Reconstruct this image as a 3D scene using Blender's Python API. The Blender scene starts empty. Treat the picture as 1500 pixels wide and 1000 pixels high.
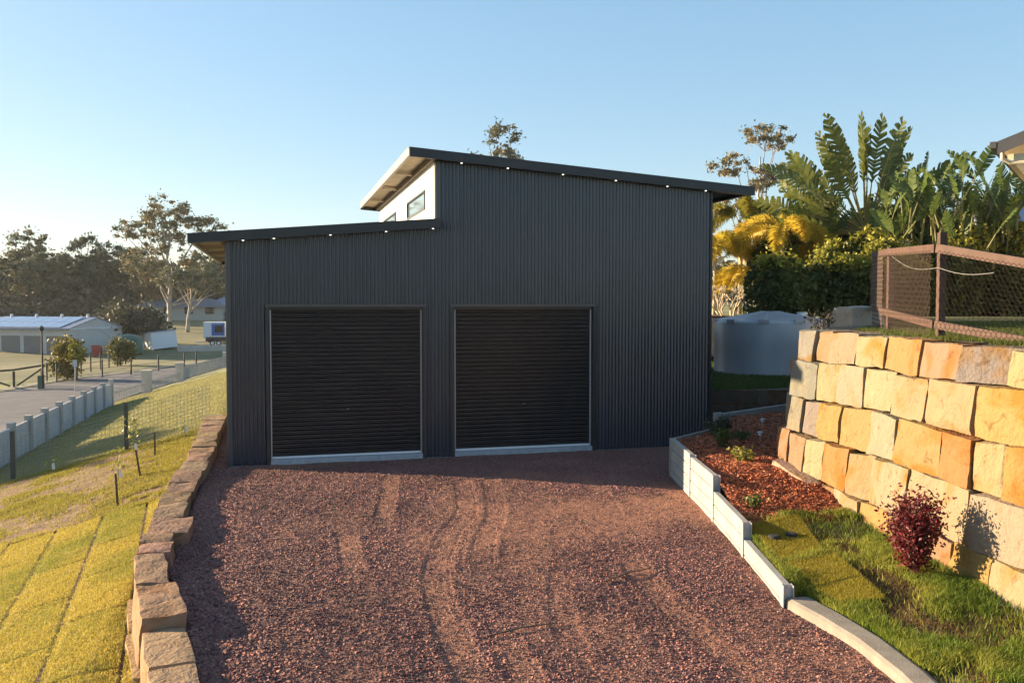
import bpy, bmesh, math, random
import numpy as np
from mathutils import Vector, Matrix, noise as mn

R = math.radians
scn = bpy.context.scene
col = scn.collection
rng = np.random.default_rng(7)
random.seed(7)

# ------------------------------------------------------------------ camera
cam = bpy.data.cameras.new('camera')
cam.sensor_width = 36.0
cam.lens = 36.0 * 1300.0 / 1500.0
cam.clip_start = 0.1
cam.clip_end = 3000
camo = bpy.data.objects.new('camera', cam)
col.objects.link(camo)
camo.location = (0.9076, -17.9167, 3.0855)
camo.rotation_euler = (math.pi / 2 - 0.0442, 0, -0.2607)
scn.camera = camo

# ------------------------------------------------------------------ light
SUN_EL = R(12.0)
SUN_DIR = Vector((-0.845, 0.535, 0)).normalized()          # towards the sun, on plan
world = bpy.data.worlds.new('World')
scn.world = world
world.use_nodes = True
wn = world.node_tree
wn.nodes.clear()
sky = wn.nodes.new('ShaderNodeTexSky')
sky.sky_type = 'NISHITA'
sky.sun_disc = False
sky.sun_elevation = SUN_EL
sky.sun_rotation = math.atan2(SUN_DIR.x, SUN_DIR.y)
sky.air_density = 1.0
sky.dust_density = 0.6
sky.ozone_density = 3.0
bg = wn.nodes.new('ShaderNodeBackground')
bg.inputs['Strength'].default_value = 0.125
wo = wn.nodes.new('ShaderNodeOutputWorld')
gm = wn.nodes.new('ShaderNodeGamma')
gm.inputs['Gamma'].default_value = 0.50
wn.links.new(sky.outputs[0], gm.inputs['Color'])
hs_ = wn.nodes.new('ShaderNodeHueSaturation')
hs_.inputs['Saturation'].default_value = 1.38
wn.links.new(gm.outputs[0], hs_.inputs['Color'])
wn.links.new(hs_.outputs[0], bg.inputs[0])
wn.links.new(bg.outputs[0], wo.inputs[0])

sun = bpy.data.lights.new('sun', 'SUN')
sun.energy = 4.3
sun.angle = R(0.5)
sun.color = (1.0, 0.77, 0.49)
suno = bpy.data.objects.new('sun', sun)
col.objects.link(suno)
sv = Vector((SUN_DIR.x * math.cos(SUN_EL), SUN_DIR.y * math.cos(SUN_EL), math.sin(SUN_EL)))
suno.rotation_euler = sv.to_track_quat('Z', 'Y').to_euler()
suno.location = sv * 60

scn.view_settings.view_transform = 'Standard'
scn.view_settings.look = 'None'
scn.view_settings.exposure = 1.95
scn.view_settings.gamma = 1.0
scn.view_settings.use_curve_mapping = False
scn.cycles.max_bounces = 6
scn.cycles.use_denoising = True

# ------------------------------------------------------------------ materials
def mat(name, c1, c2=None, scale=6.0, rough=0.8, bump=0.0, bscale=40.0, metallic=0.0, spec=0.5,
        attr=False, objcol=False, detail=4.0, c3=None, scale3=1.0, translucent=0.0, emit=0.0,
        stretch=None, thresh=(0.35, 0.65), thresh3=(0.45, 0.62)):
    m = bpy.data.materials.new(name)
    m.use_nodes = True
    nt = m.node_tree
    N, L = nt.nodes, nt.links
    b = N['Principled BSDF']
    b.inputs['Roughness'].default_value = rough
    b.inputs['Metallic'].default_value = metallic
    b.inputs['Specular IOR Level'].default_value = spec
    tc = N.new('ShaderNodeNewGeometry')
    src = tc.outputs['Position']
    if stretch:
        mp = N.new('ShaderNodeMapping')
        mp.inputs['Scale'].default_value = stretch
        L.new(src, mp.inputs['Vector'])
        src = mp.outputs[0]
    rgb = None
    if c2 is None:
        v = N.new('ShaderNodeRGB')
        v.outputs[0].default_value = (*c1, 1)
        rgb = v.outputs[0]
    else:
        nz = N.new('ShaderNodeTexNoise')
        nz.inputs['Scale'].default_value = scale
        nz.inputs['Detail'].default_value = detail
        L.new(src, nz.inputs['Vector'])
        mr = N.new('ShaderNodeMapRange')
        mr.inputs['From Min'].default_value = thresh[0]
        mr.inputs['From Max'].default_value = thresh[1]
        L.new(nz.outputs['Fac'], mr.inputs['Value'])
        mx = N.new('ShaderNodeMix')
        mx.data_type = 'RGBA'
        L.new(mr.outputs[0], mx.inputs['Factor'])
        mx.inputs['A'].default_value = (*c1, 1)
        mx.inputs['B'].default_value = (*c2, 1)
        rgb = mx.outputs['Result']
    if c3 is not None:
        nz = N.new('ShaderNodeTexNoise')
        nz.inputs['Scale'].default_value = scale3
        nz.inputs['Detail'].default_value = 5.0
        L.new(src, nz.inputs['Vector'])
        mr = N.new('ShaderNodeMapRange')
        mr.inputs['From Min'].default_value = thresh3[0]
        mr.inputs['From Max'].default_value = thresh3[1]
        L.new(nz.outputs['Fac'], mr.inputs['Value'])
        mx = N.new('ShaderNodeMix')
        mx.data_type = 'RGBA'
        L.new(mr.outputs[0], mx.inputs['Factor'])
        L.new(rgb, mx.inputs['A'])
        mx.inputs['B'].default_value = (*c3, 1)
        rgb = mx.outputs['Result']
    def mul(a, bsock):
        mx = N.new('ShaderNodeMix')
        mx.data_type = 'RGBA'
        mx.blend_type = 'MULTIPLY'
        mx.inputs['Factor'].default_value = 1.0
        L.new(a, mx.inputs['A'])
        L.new(bsock, mx.inputs['B'])
        return mx.outputs['Result']
    if attr:
        at = N.new('ShaderNodeAttribute')
        at.attribute_name = 'Col'
        rgb = mul(rgb, at.outputs['Color'])
    if objcol:
        oi = N.new('ShaderNodeObjectInfo')
        rgb = mul(rgb, oi.outputs['Color'])
    L.new(rgb, b.inputs['Base Color'])
    if bump:
        nz = N.new('ShaderNodeTexNoise')
        nz.inputs['Scale'].default_value = bscale
        nz.inputs['Detail'].default_value = 6.0
        L.new(src, nz.inputs['Vector'])
        bp = N.new('ShaderNodeBump')
        bp.inputs['Strength'].default_value = bump
        bp.inputs['Distance'].default_value = 0.02
        L.new(nz.outputs['Fac'], bp.inputs['Height'])
        L.new(bp.outputs[0], b.inputs['Normal'])
    if translucent:
        tr = N.new('ShaderNodeBsdfTranslucent')
        L.new(rgb, tr.inputs['Color'])
        ms = N.new('ShaderNodeMixShader')
        ms.inputs[0].default_value = translucent
        L.new(b.outputs[0], ms.inputs[1])
        L.new(tr.outputs[0], ms.inputs[2])
        L.new(ms.outputs[0], N['Material Output'].inputs['Surface'])
    if emit:
        L.new(rgb, b.inputs['Emission Color'])
        b.inputs['Emission Strength'].default_value = emit
    return m

M = {}
M['cladding'] = mat('charcoal cladding', (0.019, 0.031, 0.050), (0.025, 0.040, 0.063), scale=1.2, rough=0.26, spec=0.8, stretch=(6, 6, 0.6))
M['trim'] = mat('charcoal trim', (0.020, 0.024, 0.029), (0.026, 0.030, 0.035), scale=3, rough=0.38)
M['corner'] = mat('corner flashing', (0.06, 0.066, 0.074), rough=0.3)
M['fascia'] = mat('fascia steel', (0.012, 0.017, 0.023), (0.016, 0.021, 0.027), scale=2, rough=0.4)
M['slat'] = mat('roller door steel', (0.008, 0.0095, 0.013), (0.011, 0.013, 0.017), scale=2, rough=0.33)
M['seal'] = mat('galvanised strip', (0.45, 0.45, 0.46), rough=0.4, metallic=0.2)
M['alu'] = mat('aluminium', (0.75, 0.76, 0.78), rough=0.35)
M['sill'] = mat('sill concrete', (0.30, 0.33, 0.37), (0.38, 0.41, 0.45), scale=8, rough=0.8, bump=0.15)
M['white_clad'] = mat('pale cladding', (0.78, 0.76, 0.72), (0.82, 0.80, 0.76), scale=2, rough=0.55)
M['soffit'] = mat('soffit sheet', (0.34, 0.29, 0.22), (0.42, 0.35, 0.25), scale=3, rough=0.5)
M['timber_dark'] = mat('dark purlin', (0.07, 0.05, 0.035), (0.10, 0.075, 0.05), scale=4, rough=0.7)
M['gutter'] = mat('gutter steel', (0.30, 0.27, 0.24), (0.36, 0.33, 0.29), scale=3, rough=0.45)
M['roofing'] = mat('roof sheet', (0.03, 0.037, 0.045), rough=0.45)
M['glass'] = mat('window glass', (0.30, 0.38, 0.42), rough=0.03, spec=1.0, metallic=0.55)
M['led'] = mat('lit downlight', (1.0, 0.95, 0.85), emit=.7)
M['gravel_base'] = mat('gravel bed', (0.22, 0.105, 0.072), (0.31, 0.165, 0.108), scale=30, rough=0.95, attr=True, bump=0.8, bscale=60)
M['stones'] = mat('crushed stone', (1, 1, 1), rough=0.85, attr=True, spec=0.3)
def sandstone_mat(name, vein, bump):
    m = bpy.data.materials.new(name); m.use_nodes = True
    nt = m.node_tree; N, L = nt.nodes, nt.links
    b = N['Principled BSDF']; b.inputs['Roughness'].default_value = .92; b.inputs['Specular IOR Level'].default_value = .15
    geo = N.new('ShaderNodeNewGeometry'); oi = N.new('ShaderNodeObjectInfo')
    off = N.new('ShaderNodeVectorMath'); off.operation = 'MULTIPLY_ADD'
    cv = N.new('ShaderNodeCombineXYZ')
    for k in range(3): L.new(oi.outputs['Random'], cv.inputs[k])
    off.inputs[1].default_value = (17, 31, 23)
    L.new(cv.outputs[0], off.inputs[0]); L.new(geo.outputs['Position'], off.inputs[2])
    def nz(sc, det, dist=0.0):
        n = N.new('ShaderNodeTexNoise'); n.inputs['Scale'].default_value = sc; n.inputs['Detail'].default_value = det; n.inputs['Distortion'].default_value = dist
        L.new(off.outputs[0], n.inputs['Vector']); return n.outputs['Fac']
    def ramp(sock, lo, hi):
        r = N.new('ShaderNodeMapRange'); r.inputs['From Min'].default_value = lo; r.inputs['From Max'].default_value = hi
        L.new(sock, r.inputs['Value']); return r.outputs[0]
    def mix(a_, col_, fac, mode='MIX'):
        x = N.new('ShaderNodeMix'); x.data_type = 'RGBA'; x.blend_type = mode
        L.new(fac, x.inputs['Factor']); L.new(a_, x.inputs['A']); x.inputs['B'].default_value = (*col_, 1); return x.outputs['Result']
    c = oi.outputs['Color']
    c = mix(c, vein, ramp(nz(1.3, 5, 1.2), .52, .68), 'MULTIPLY')       # ochre bands
    c = mix(c, (1.12, 1.1, 1.06), ramp(nz(3.5, 4, .5), .55, .7), 'MULTIPLY')
    c = mix(c, (.62, .55, .48), ramp(nz(6.0, 8, 1.5), .60, .74), 'MULTIPLY')   # brown stains
    c = mix(c, (.45, .38, .32), ramp(nz(34.0, 6), .66, .76), 'MULTIPLY')       # pits
    L.new(c, b.inputs['Base Color'])
    h1 = nz(5.0, 9, .6); h2 = nz(28.0, 8)
    ad = N.new('ShaderNodeMath'); ad.operation = 'MULTIPLY_ADD'; ad.inputs[1].default_value = .35
    L.new(h2, ad.inputs[0]); L.new(h1, ad.inputs[2])
    bp = N.new('ShaderNodeBump'); bp.inputs['Strength'].default_value = bump; bp.inputs['Distance'].default_value = .09
    L.new(ad.outputs[0], bp.inputs['Height']); L.new(bp.outputs[0], b.inputs['Normal'])
    return m
M['sandstone'] = sandstone_mat('sandstone', (1.0, .70, .34), .55)
M['sandstone_brown'] = sandstone_mat('weathered sandstone', (.80, .66, .54), .5)
M['soil'] = mat('soil', (0.075, 0.042, 0.026), (0.13, 0.075, 0.045), scale=6, rough=0.95, bump=0.5, bscale=25)
M['concrete'] = mat('pale concrete', (0.27, 0.265, 0.25), (0.33, 0.325, 0.31), scale=3, rough=0.8, bump=0.12, bscale=50)
M['kerb'] = mat('kerb concrete', (0.20, 0.175, 0.145), (0.26, 0.23, 0.19), scale=6, rough=0.85, bump=0.25, bscale=60)
M['galv'] = mat('galvanised post', (0.42, 0.43, 0.45), (0.5, 0.5, 0.52), scale=8, rough=0.45, metallic=0.4)
M['mulch_base'] = mat('mulch bed', (0.10, 0.028, 0.014), (0.17, 0.05, 0.022), scale=18, rough=0.95, bump=0.8, bscale=40)
M['chips'] = mat('bark chips', (1, 1, 1), rough=0.85, attr=True)
M['lawn'] = mat('lawn ground', (0.22, 0.205, 0.08), (0.33, 0.29, 0.12), scale=2.2, rough=0.95, bump=0.6, bscale=45,
                c3=(0.12, 0.14, 0.045), scale3=0.35)
M['turf_base'] = mat('turf thatch', (0.26, 0.21, 0.03), (0.36, 0.28, 0.04), scale=3.5, rough=0.95, bump=0.8, bscale=60,
                     c3=(0.30, 0.22, 0.03), scale3=0.8)
M['blade'] = mat('grass blade', (1, 1, 1), rough=0.6, attr=True, translucent=0.4, spec=0.25)
M['leaf'] = mat('leaf', (1, 1, 1), rough=0.5, attr=True, translucent=0.35, spec=0.35)
M['gumleaf'] = mat('gum leaf', (1, 1, 1), rough=0.6, attr=True, translucent=0.2, spec=0.3)
M['bark_pale'] = mat('pale gum bark', (0.30, 0.25, 0.20), (0.44, 0.38, 0.32), scale=1.5, rough=0.8)
M['bark_dark'] = mat('dark bark', (0.09, 0.07, 0.055), (0.16, 0.12, 0.095), scale=2, rough=0.9)
M['bark_cane'] = mat('palm cane', (0.45, 0.36, 0.24), (0.55, 0.45, 0.3), scale=4, rough=0.7)
M['petiole'] = mat('petiole', (1, 1, 1), rough=0.5, attr=True)
M['road'] = mat('asphalt', (0.10, 0.095, 0.10), (0.13, 0.125, 0.13), scale=1.2, rough=0.9)
M['kerbstrip'] = mat('road kerb', (0.32, 0.31, 0.29), rough=0.9)
M['tank'] = mat('grey tank', (0.36, 0.37, 0.39), (0.41, 0.42, 0.44), scale=1.5, rough=0.35, stretch=(1, 1, .4))
M['green_tank'] = mat('green tank', (0.04, 0.10, 0.065), (0.05, 0.12, 0.08), scale=2, rough=0.4)
M['rust_wood'] = mat('red brown timber', (0.062, 0.030, 0.020), (0.095, 0.046, 0.031), scale=9, rough=0.75, bump=0.2, bscale=60)
M['wire'] = mat('wire', (0.13, 0.085, 0.065), rough=0.5, metallic=0.4)
M['wire_pale'] = mat('pale wire', (0.25, 0.28, 0.27), rough=0.5, metallic=0.2)
M['rope'] = mat('rope', (0.32, 0.32, 0.3), rough=0.8)
M['black_post'] = mat('black post', (0.018, 0.018, 0.02), rough=0.5)
M['green_post'] = mat('steel post', (0.055, 0.065, 0.06), rough=0.55)
M['fence_conc'] = mat('fence concrete', (0.33, 0.33, 0.33), (0.42, 0.42, 0.41), scale=1.5, rough=0.9)
M['fence_panel'] = mat('fence panel', (0.46, 0.48, 0.50), (0.54, 0.55, 0.57), scale=2, rough=0.85)
M['pillar'] = mat('fence pillar', (0.46, 0.42, 0.37), (0.54, 0.5, 0.45), scale=1.5, rough=0.9)
M['beige_wall'] = mat('beige wall', (0.50, 0.48, 0.45), (0.55, 0.53, 0.5), scale=0.7, rough=0.8)
M['roof_blue'] = mat('blue grey roof', (0.20, 0.23, 0.30), rough=0.45)
M['solar'] = mat('solar glass', (0.42, 0.46, 0.54), rough=0.12, metallic=0.7)
M['roller_grey'] = mat('grey roller door', (0.20, 0.185, 0.18), rough=0.6)
M['white_paint'] = mat('white paint', (0.72, 0.74, 0.76), rough=0.5)
M['blue_paint'] = mat('blue paint', (0.05, 0.13, 0.42), rough=0.4)
M['dark_glass'] = mat('dark glass', (0.02, 0.025, 0.03), rough=0.08)
M['red_paint'] = mat('red paint', (0.34, 0.045, 0.035), rough=0.5)
M['rubber'] = mat('rubber', (0.02, 0.02, 0.02), rough=0.8)
M['brown_timber'] = mat('brown fence timber', (0.07, 0.05, 0.04), (0.11, 0.08, 0.06), scale=4, rough=0.85)
M['cream'] = mat('cream soffit', (0.66, 0.56, 0.40), rough=0.6)
M['dark_roof'] = mat('dark roof', (0.05, 0.05, 0.058), (0.07, 0.07, 0.078), scale=1, rough=0.6)
M['far_roof'] = mat('faded far roof', (0.15, 0.15, 0.16), rough=.8)
M['far_wall'] = mat('far house wall', (0.42, 0.42, 0.39), rough=0.9)
M['hill'] = mat('paddock', (0.10, 0.105, 0.045), (0.17, 0.155, 0.065), scale=0.12, rough=1.0, c3=(0.22, 0.19, 0.08), scale3=0.05)
M['dark_block'] = mat('dark stone', (0.8, 0.8, 0.8), (1, 1, 1), scale=4, rough=0.95, bump=0.5, bscale=12, objcol=True)

# ------------------------------------------------------------------ mesh helpers
def link(name, me, m, parent=None, loc=None):
    o = bpy.data.objects.new(name, me)
    col.objects.link(o)
    if m is not None and not me.materials:
        me.materials.append(m)
    if parent is not None:
        o.parent = parent
    if loc is not None:
        o.location = loc
    return o

def thing(name, label, cat, loc=(0, 0, 0), group=None, rz=0.0):
    o = bpy.data.objects.new(name, None)
    col.objects.link(o)
    o.empty_display_size = 0.3
    o.location = loc
    o.rotation_euler = (0, 0, rz)
    return tag(o, label, cat, group)

def tag(o, label, cat, group=None):
    o['label'] = label
    o['category'] = cat
    if group:
        o['group'] = group
    return o

def kind(o, k):
    o['kind'] = k
    return o

class MB:
    def __init__(s):
        s.v = []; s.f = []
    def box(s, a, b):
        x0, y0, z0 = a; x1, y1, z1 = b
        n = len(s.v)
        s.v += [(x0, y0, z0), (x1, y0, z0), (x1, y1, z0), (x0, y1, z0), (x0, y0, z1), (x1, y0, z1), (x1, y1, z1), (x0, y1, z1)]
        s.f += [(n, n+3, n+2, n+1), (n+4, n+5, n+6, n+7), (n, n+1, n+5, n+4), (n+1, n+2, n+6, n+5), (n+2, n+3, n+7, n+6), (n+3, n, n+4, n+7)]
        return s
    def hexa(s, p):
        n = len(s.v)
        s.v += [tuple(q) for q in p]
        s.f += [(n, n+3, n+2, n+1), (n+4, n+5, n+6, n+7), (n, n+1, n+5, n+4), (n+1, n+2, n+6, n+5), (n+2, n+3, n+7, n+6), (n+3, n, n+4, n+7)]
        return s
    def beam(s, p, q, w, h, up=(0, 0, 1)):
        """box along p->q, w sideways, h along up"""
        p = Vector(p); q = Vector(q)
        d = (q - p).normalized()
        u = Vector(up)
        sd = d.cross(u)
        if sd.length < 1e-4:
            sd = d.cross(Vector((1, 0, 0)))
        sd.normalize()
        u = sd.cross(d).normalized()
        pts = []
        for c in (p, q):
            pts.append([c - sd*w/2 - u*h/2, c + sd*w/2 - u*h/2, c + sd*w/2 + u*h/2, c - sd*w/2 + u*h/2])
        a, b = pts
        n = len(s.v)
        s.v += [tuple(x) for x in a + b]
        s.f += [(n, n+3, n+2, n+1), (n+4, n+5, n+6, n+7), (n, n+1, n+5, n+4), (n+1, n+2, n+6, n+5), (n+2, n+3, n+7, n+6), (n+3, n, n+4, n+7)]
        return s
    def tube(s, pts, rad, k=6, cap=True):
        pts = [Vector(p) for p in pts]
        if not hasattr(rad, '__len__'):
            rad = [rad] * len(pts)
        n0 = len(s.v)
        ref = None
        for i, p in enumerate(pts):
            d = (pts[min(i+1, len(pts)-1)] - pts[max(i-1, 0)])
            d = d.normalized() if d.length > 1e-9 else Vector((0, 0, 1))
            if ref is None:
                ref = d.orthogonal().normalized()
            a = (ref - d * ref.dot(d))
            a = a.normalized() if a.length > 1e-6 else d.orthogonal().normalized()
            ref = a
            b = d.cross(a)
            for j in range(k):
                t = 2*math.pi*j/k
                s.v.append(tuple(p + (a*math.cos(t) + b*math.sin(t))*rad[i]))
        for i in range(len(pts)-1):
            for j in range(k):
                a = n0 + i*k + j; b = n0 + i*k + (j+1) % k
                s.f.append((a, b, b+k, a+k))
        if cap:
            s.f.append(tuple(n0 + j for j in reversed(range(k))))
            s.f.append(tuple(n0 + (len(pts)-1)*k + j for j in range(k)))
        return s
    def lathe(s, prof, k=32, c=(0, 0, 0)):
        n0 = len(s.v)
        for (r, z) in prof:
            for j in range(k):
                t = 2*math.pi*j/k
                s.v.append((c[0]+r*math.cos(t), c[1]+r*math.sin(t), c[2]+z))
        for i in range(len(prof)-1):
            for j in range(k):
                a = n0 + i*k + j; b = n0 + i*k + (j+1) % k
                s.f.append((a, b, b+k, a+k))
        return s
    def build(s, name, m, parent=None, smooth=False, loc=None):
        me = bpy.data.meshes.new(name)
        me.from_pydata(s.v, [], s.f)
        if smooth:
            me.polygons.foreach_set('use_smooth', [True]*len(me.polygons))
        me.update()
        return link(name, me, m, parent, loc)

def np_mesh(name, co, faces, m, parent=None, colr=None, smooth=False):
    """co (n,3), faces (f,k) ints, colr (n,3) per vertex"""
    co = np.asarray(co, np.float32); faces = np.asarray(faces, np.int32)
    me = bpy.data.meshes.new(name)
    me.vertices.add(len(co))
    me.vertices.foreach_set('co', co.ravel())
    nf, k = faces.shape
    me.loops.add(nf*k)
    me.loops.foreach_set('vertex_index', faces.ravel())
    me.polygons.add(nf)
    me.polygons.foreach_set('loop_start', np.arange(0, nf*k, k, dtype=np.int32))
    me.polygons.foreach_set('loop_total', np.full(nf, k, np.int32))
    if smooth:
        me.polygons.foreach_set('use_smooth', np.ones(nf, bool))
    if colr is not None:
        a = me.color_attributes.new('Col', 'FLOAT_COLOR', 'POINT')
        c4 = np.ones((len(co), 4), np.float32)
        c4[:, :3] = colr
        a.data.foreach_set('color', c4.ravel())
    me.update(calc_edges=True)
    return link(name, me, m, parent)

def smooth(a, b, x):
    t = np.clip((np.asarray(x, float) - a) / (b - a), 0, 1)
    return t*t*(3-2*t)

# cheap vectorised value noise
_perm = np.random.default_rng(3).random((64, 64))
def vnoise(x, y):
    xi = np.floor(x).astype(int); yi = np.floor(y).astype(int)
    fx = x - xi; fy = y - yi
    fx = fx*fx*(3-2*fx); fy = fy*fy*(3-2*fy)
    a = _perm[xi % 64, yi % 64]; b = _perm[(xi+1) % 64, yi % 64]
    c = _perm[xi % 64, (yi+1) % 64]; d = _perm[(xi+1) % 64, (yi+1) % 64]
    return a*(1-fx)*(1-fy) + b*fx*(1-fy) + c*(1-fx)*fy + d*fx*fy
def fbm(x, y, o=4):
    s = 0; a = 0.5
    for i in range(o):
        s = s + a*vnoise(x*2**i + 13*i, y*2**i + 7*i); a *= 0.5
    return s

def in_poly(px, py, poly):
    inside = np.zeros(px.shape, bool)
    n = len(poly)
    for i in range(n):
        x0, y0 = poly[i]; x1, y1 = poly[(i+1) % n]
        c = ((y0 > py) != (y1 > py)) & (px < (x1-x0)*(py-y0)/((y1-y0) if y1 != y0 else 1e-9) + x0)
        inside ^= c
    return inside

def leaf_cards(cen, size, rg, up=0.3, elong=1.8):
    """diamond leaves: two triangles each, returns co, faces"""
    n = len(cen)
    d = rg.normal(size=(n, 3)); d /= np.linalg.norm(d, axis=1)[:, None]
    e = rg.normal(size=(n, 3)); e[:, 2] += up
    e -= d*(e*d).sum(1)[:, None]; e /= np.linalg.norm(e, axis=1)[:, None] + 1e-9
    s = np.broadcast_to(np.asarray(size), (n,))[:, None]
    fold = np.cross(d, e) * s * 0.12
    co = np.stack([cen - d*s*elong/2, cen + e*s/2 + fold, cen + d*s*elong/2, cen - e*s/2 + fold], 1).reshape(-1, 3)
    b = np.arange(n)[:, None]*4
    return co, np.concatenate([b+np.array([0, 1, 2]), b+np.array([0, 2, 3])], 0)

def leaf_obj(name, cen, size, colA, colB, rg, m, parent, up=0.3, elong=1.8, bias=None):
    co, f = leaf_cards(cen, size, rg, up, elong)
    t = rg.random(len(cen)) if bias is None else np.clip(bias + rg.normal(size=len(cen))*0.22, 0, 1)
    c = np.array(colA)[None]*(1-t[:, None]) + np.array(colB)[None]*t[:, None]
    c *= (0.75 + 0.5*rg.random(len(cen)))[:, None]
    return np_mesh(name, co, f, m, parent, np.repeat(c, 4, 0))

# ------------------------------------------------------------------ terrain
def terrain(X, Y):
    X = np.asarray(X, float); Y = np.asarray(Y, float)
    base = -0.45 + 0.254*np.minimum(0, X + 0.9)
    drop = 0.045*np.maximum(0, Y - 28)
    Rr = np.hypot(X - 0.9, Y + 17.9)
    z = np.maximum(base - drop, -3.05) + 0.05*np.maximum(0, Rr - 105)
    return np.minimum(z, 3.0 + 0*z)

xs = np.concatenate([np.linspace(-700, -70, 36), np.linspace(-66, -12, 46), np.linspace(-11.5, 12, 80), np.linspace(13, 60, 40), np.linspace(70, 700, 36)])
ysv = np.concatenate([np.linspace(-200, -25, 18), np.linspace(-22, 40, 130), np.linspace(41, 130, 80), np.linspace(136, 320, 50), np.linspace(340, 900, 30)])
GX, GY = np.meshgrid(xs, ysv, indexing='ij')
GZ = terrain(GX, GY) + (fbm(GX*0.7, GY*0.7)-0.45)*0.07 - 0.02
co = np.stack([GX, GY, GZ], -1).reshape(-1, 3)
idx = np.arange(len(xs)*len(ysv)).reshape(len(xs), len(ysv))
f = np.stack([idx[:-1, :-1], idx[1:, :-1], idx[1:, 1:], idx[:-1, 1:]], -1).reshape(-1, 4)
g = np_mesh('ground', co, f, None, smooth=True)
g.data.materials.append(M['lawn']); g.data.materials.append(M['hill']); g.data.materials.append(M['soil'])
cen = co[f].mean(1)
mi = np.where((np.hypot(cen[:, 0], cen[:, 1]) > 62), 1, 0)
mi = np.where((cen[:, 0] < -.5) & (cen[:, 0] > -8) & (cen[:, 1] < -.3) & (cen[:, 1] > -16), 2, mi)
mi = np.where((cen[:, 0] > -0.9) & (cen[:, 1] < 13) & (cen[:, 0] < 20), 2, mi)
g.data.polygons.foreach_set('material_index', mi.astype(np.int32))
kind(g, 'structure')

def sheet(name, poly, z, m, skirt=0.0, k='structure', zfn=None):
    bm = bmesh.new()
    vs = [bm.verts.new((x, y, z if zfn is None else zfn(x, y))) for x, y in poly]
    fc = bm.faces.new(vs)
    if skirt:
        lo = [bm.verts.new((x, y, z - skirt)) for x, y in poly]
        n = len(vs)
        for i in range(n):
            bm.faces.new((vs[i], lo[i], lo[(i+1) % n], vs[(i+1) % n]))
    bm.normal_update()
    if fc.normal.z < 0:
        bmesh.ops.reverse_faces(bm, faces=bm.faces[:])
    bmesh.ops.triangulate(bm, faces=[fc])
    for fc_ in bm.faces:
        fc_.material_index = 1 if abs(fc_.normal.z) < .5 else 0
    me = bpy.data.meshes.new(name)
    bm.to_mesh(me); bm.free()
    me.materials.append(m); me.materials.append(M['soil'])
    return kind(link(name, me, None), k)

# road beyond the concrete fence
near = [(-9.3, 22), (-9.0, 32), (-8.4, 42), (-7.0, 51), (-4.6, 66), (-0.8, 85), (5, 110)]
far = [(-40, 8), (-30, 26), (-22, 38.5), (-17.3, 49), (-15.1, 58.5), (-10.9, 65.6), (-4.3, 80), (2, 110)]
def strip(name, left, right, dz, m, nsub=14):
    def res(pl, n):
        pl = np.array(pl, float)
        S = np.r_[0, np.cumsum(np.linalg.norm(np.diff(pl, axis=0), axis=1))]
        t = np.linspace(0, S[-1], n)
        return np.stack([np.interp(t, S, pl[:, 0]), np.interp(t, S, pl[:, 1])], 1)
    n = 40
    a, b = res(left, n), res(right, n)
    t = np.linspace(0, 1, nsub)[None, :, None]
    P = a[:, None]*(1-t) + b[:, None]*t
    z = terrain(P[..., 0], P[..., 1]) + dz
    c = np.concatenate([P, z[..., None]], -1).reshape(-1, 3)
    ix = np.arange(n*nsub).reshape(n, nsub)
    ff = np.stack([ix[:-1, :-1], ix[1:, :-1], ix[1:, 1:], ix[:-1, 1:]], -1).reshape(-1, 4)
    o = np_mesh(name, c, ff, m, smooth=True)
    return kind(o, 'structure')
strip('road', near, far, 0.05, M['road'])
strip('road_kerb', [(x-.35, y+.15) for x, y in far], far, 0.14, M['kerbstrip'], 2)

# ------------------------------------------------------------------ the gravel driveway
SLEEPER = [(7.66, -3.52), (7.24, -5.13), (6.86, -6.63), (6.36, -8.35), (5.86, -10.04)]
KERB_L = [(5.86, -10.06), (5.88, -10.6), (5.86, -11.2), (5.74, -11.9), (5.52, -12.7), (5.2, -13.6)]
EDGE_Y = np.array([7.5, 2.5, .5, -2.2, -5.2, -6.0, -7.0, -7.9, -8.9, -9.6, -10.7, -12, -14])
EDGE_XR = np.array([-.38, -.36, -.34, -.38, -.36, -.38, -.36, -.2, .0, .1, .32, .52, .75])
def edge_right(y):
    return np.interp(-np.asarray(y), -EDGE_Y, EDGE_XR)
rights = SLEEPER + KERB_L[1:]
def drive_right(y):
    p = np.array(sorted(rights, key=lambda q: q[1]))
    r = np.interp(y, p[:, 1], p[:, 0])
    return np.where(y > -3.52, 7.66 + (y+3.52)*1.33, r)
TRACKS = [  # centre lines of wheel tracks, half width
    ([(4.0, -3.0), (3.6, -5.2), (3.1, -6.4), (2.7, -7.8), (2.53, -8.85), (2.45, -10.5), (2.45, -13.5)], .13),
    ([(4.5, -3.0), (4.0, -5.4), (3.5, -6.8), (3.15, -8.2), (2.98, -9.4), (2.88, -10.6), (2.88, -13.5)], .12),
    ([(5.3, -2.6), (4.87, -5.6), (4.3, -7.6), (3.68, -9.4), (3.4, -11), (3.3, -13.5)], .10),
    ([(6.3, -2.4), (5.8, -5.2), (5.2, -7.4), (4.85, -9.0), (4.7, -11), (4.6, -13.5)], .14),
    ([(1.95, -.6), (1.9, -3.4), (1.8, -5.4), (1.75, -7.4), (1.7, -9.5), (1.5, -13)], .11),
    ([(3.1, -.6), (2.75, -3.0), (2.35, -5.4), (2.0, -8.0), (1.2, -12)], .11)]
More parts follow.
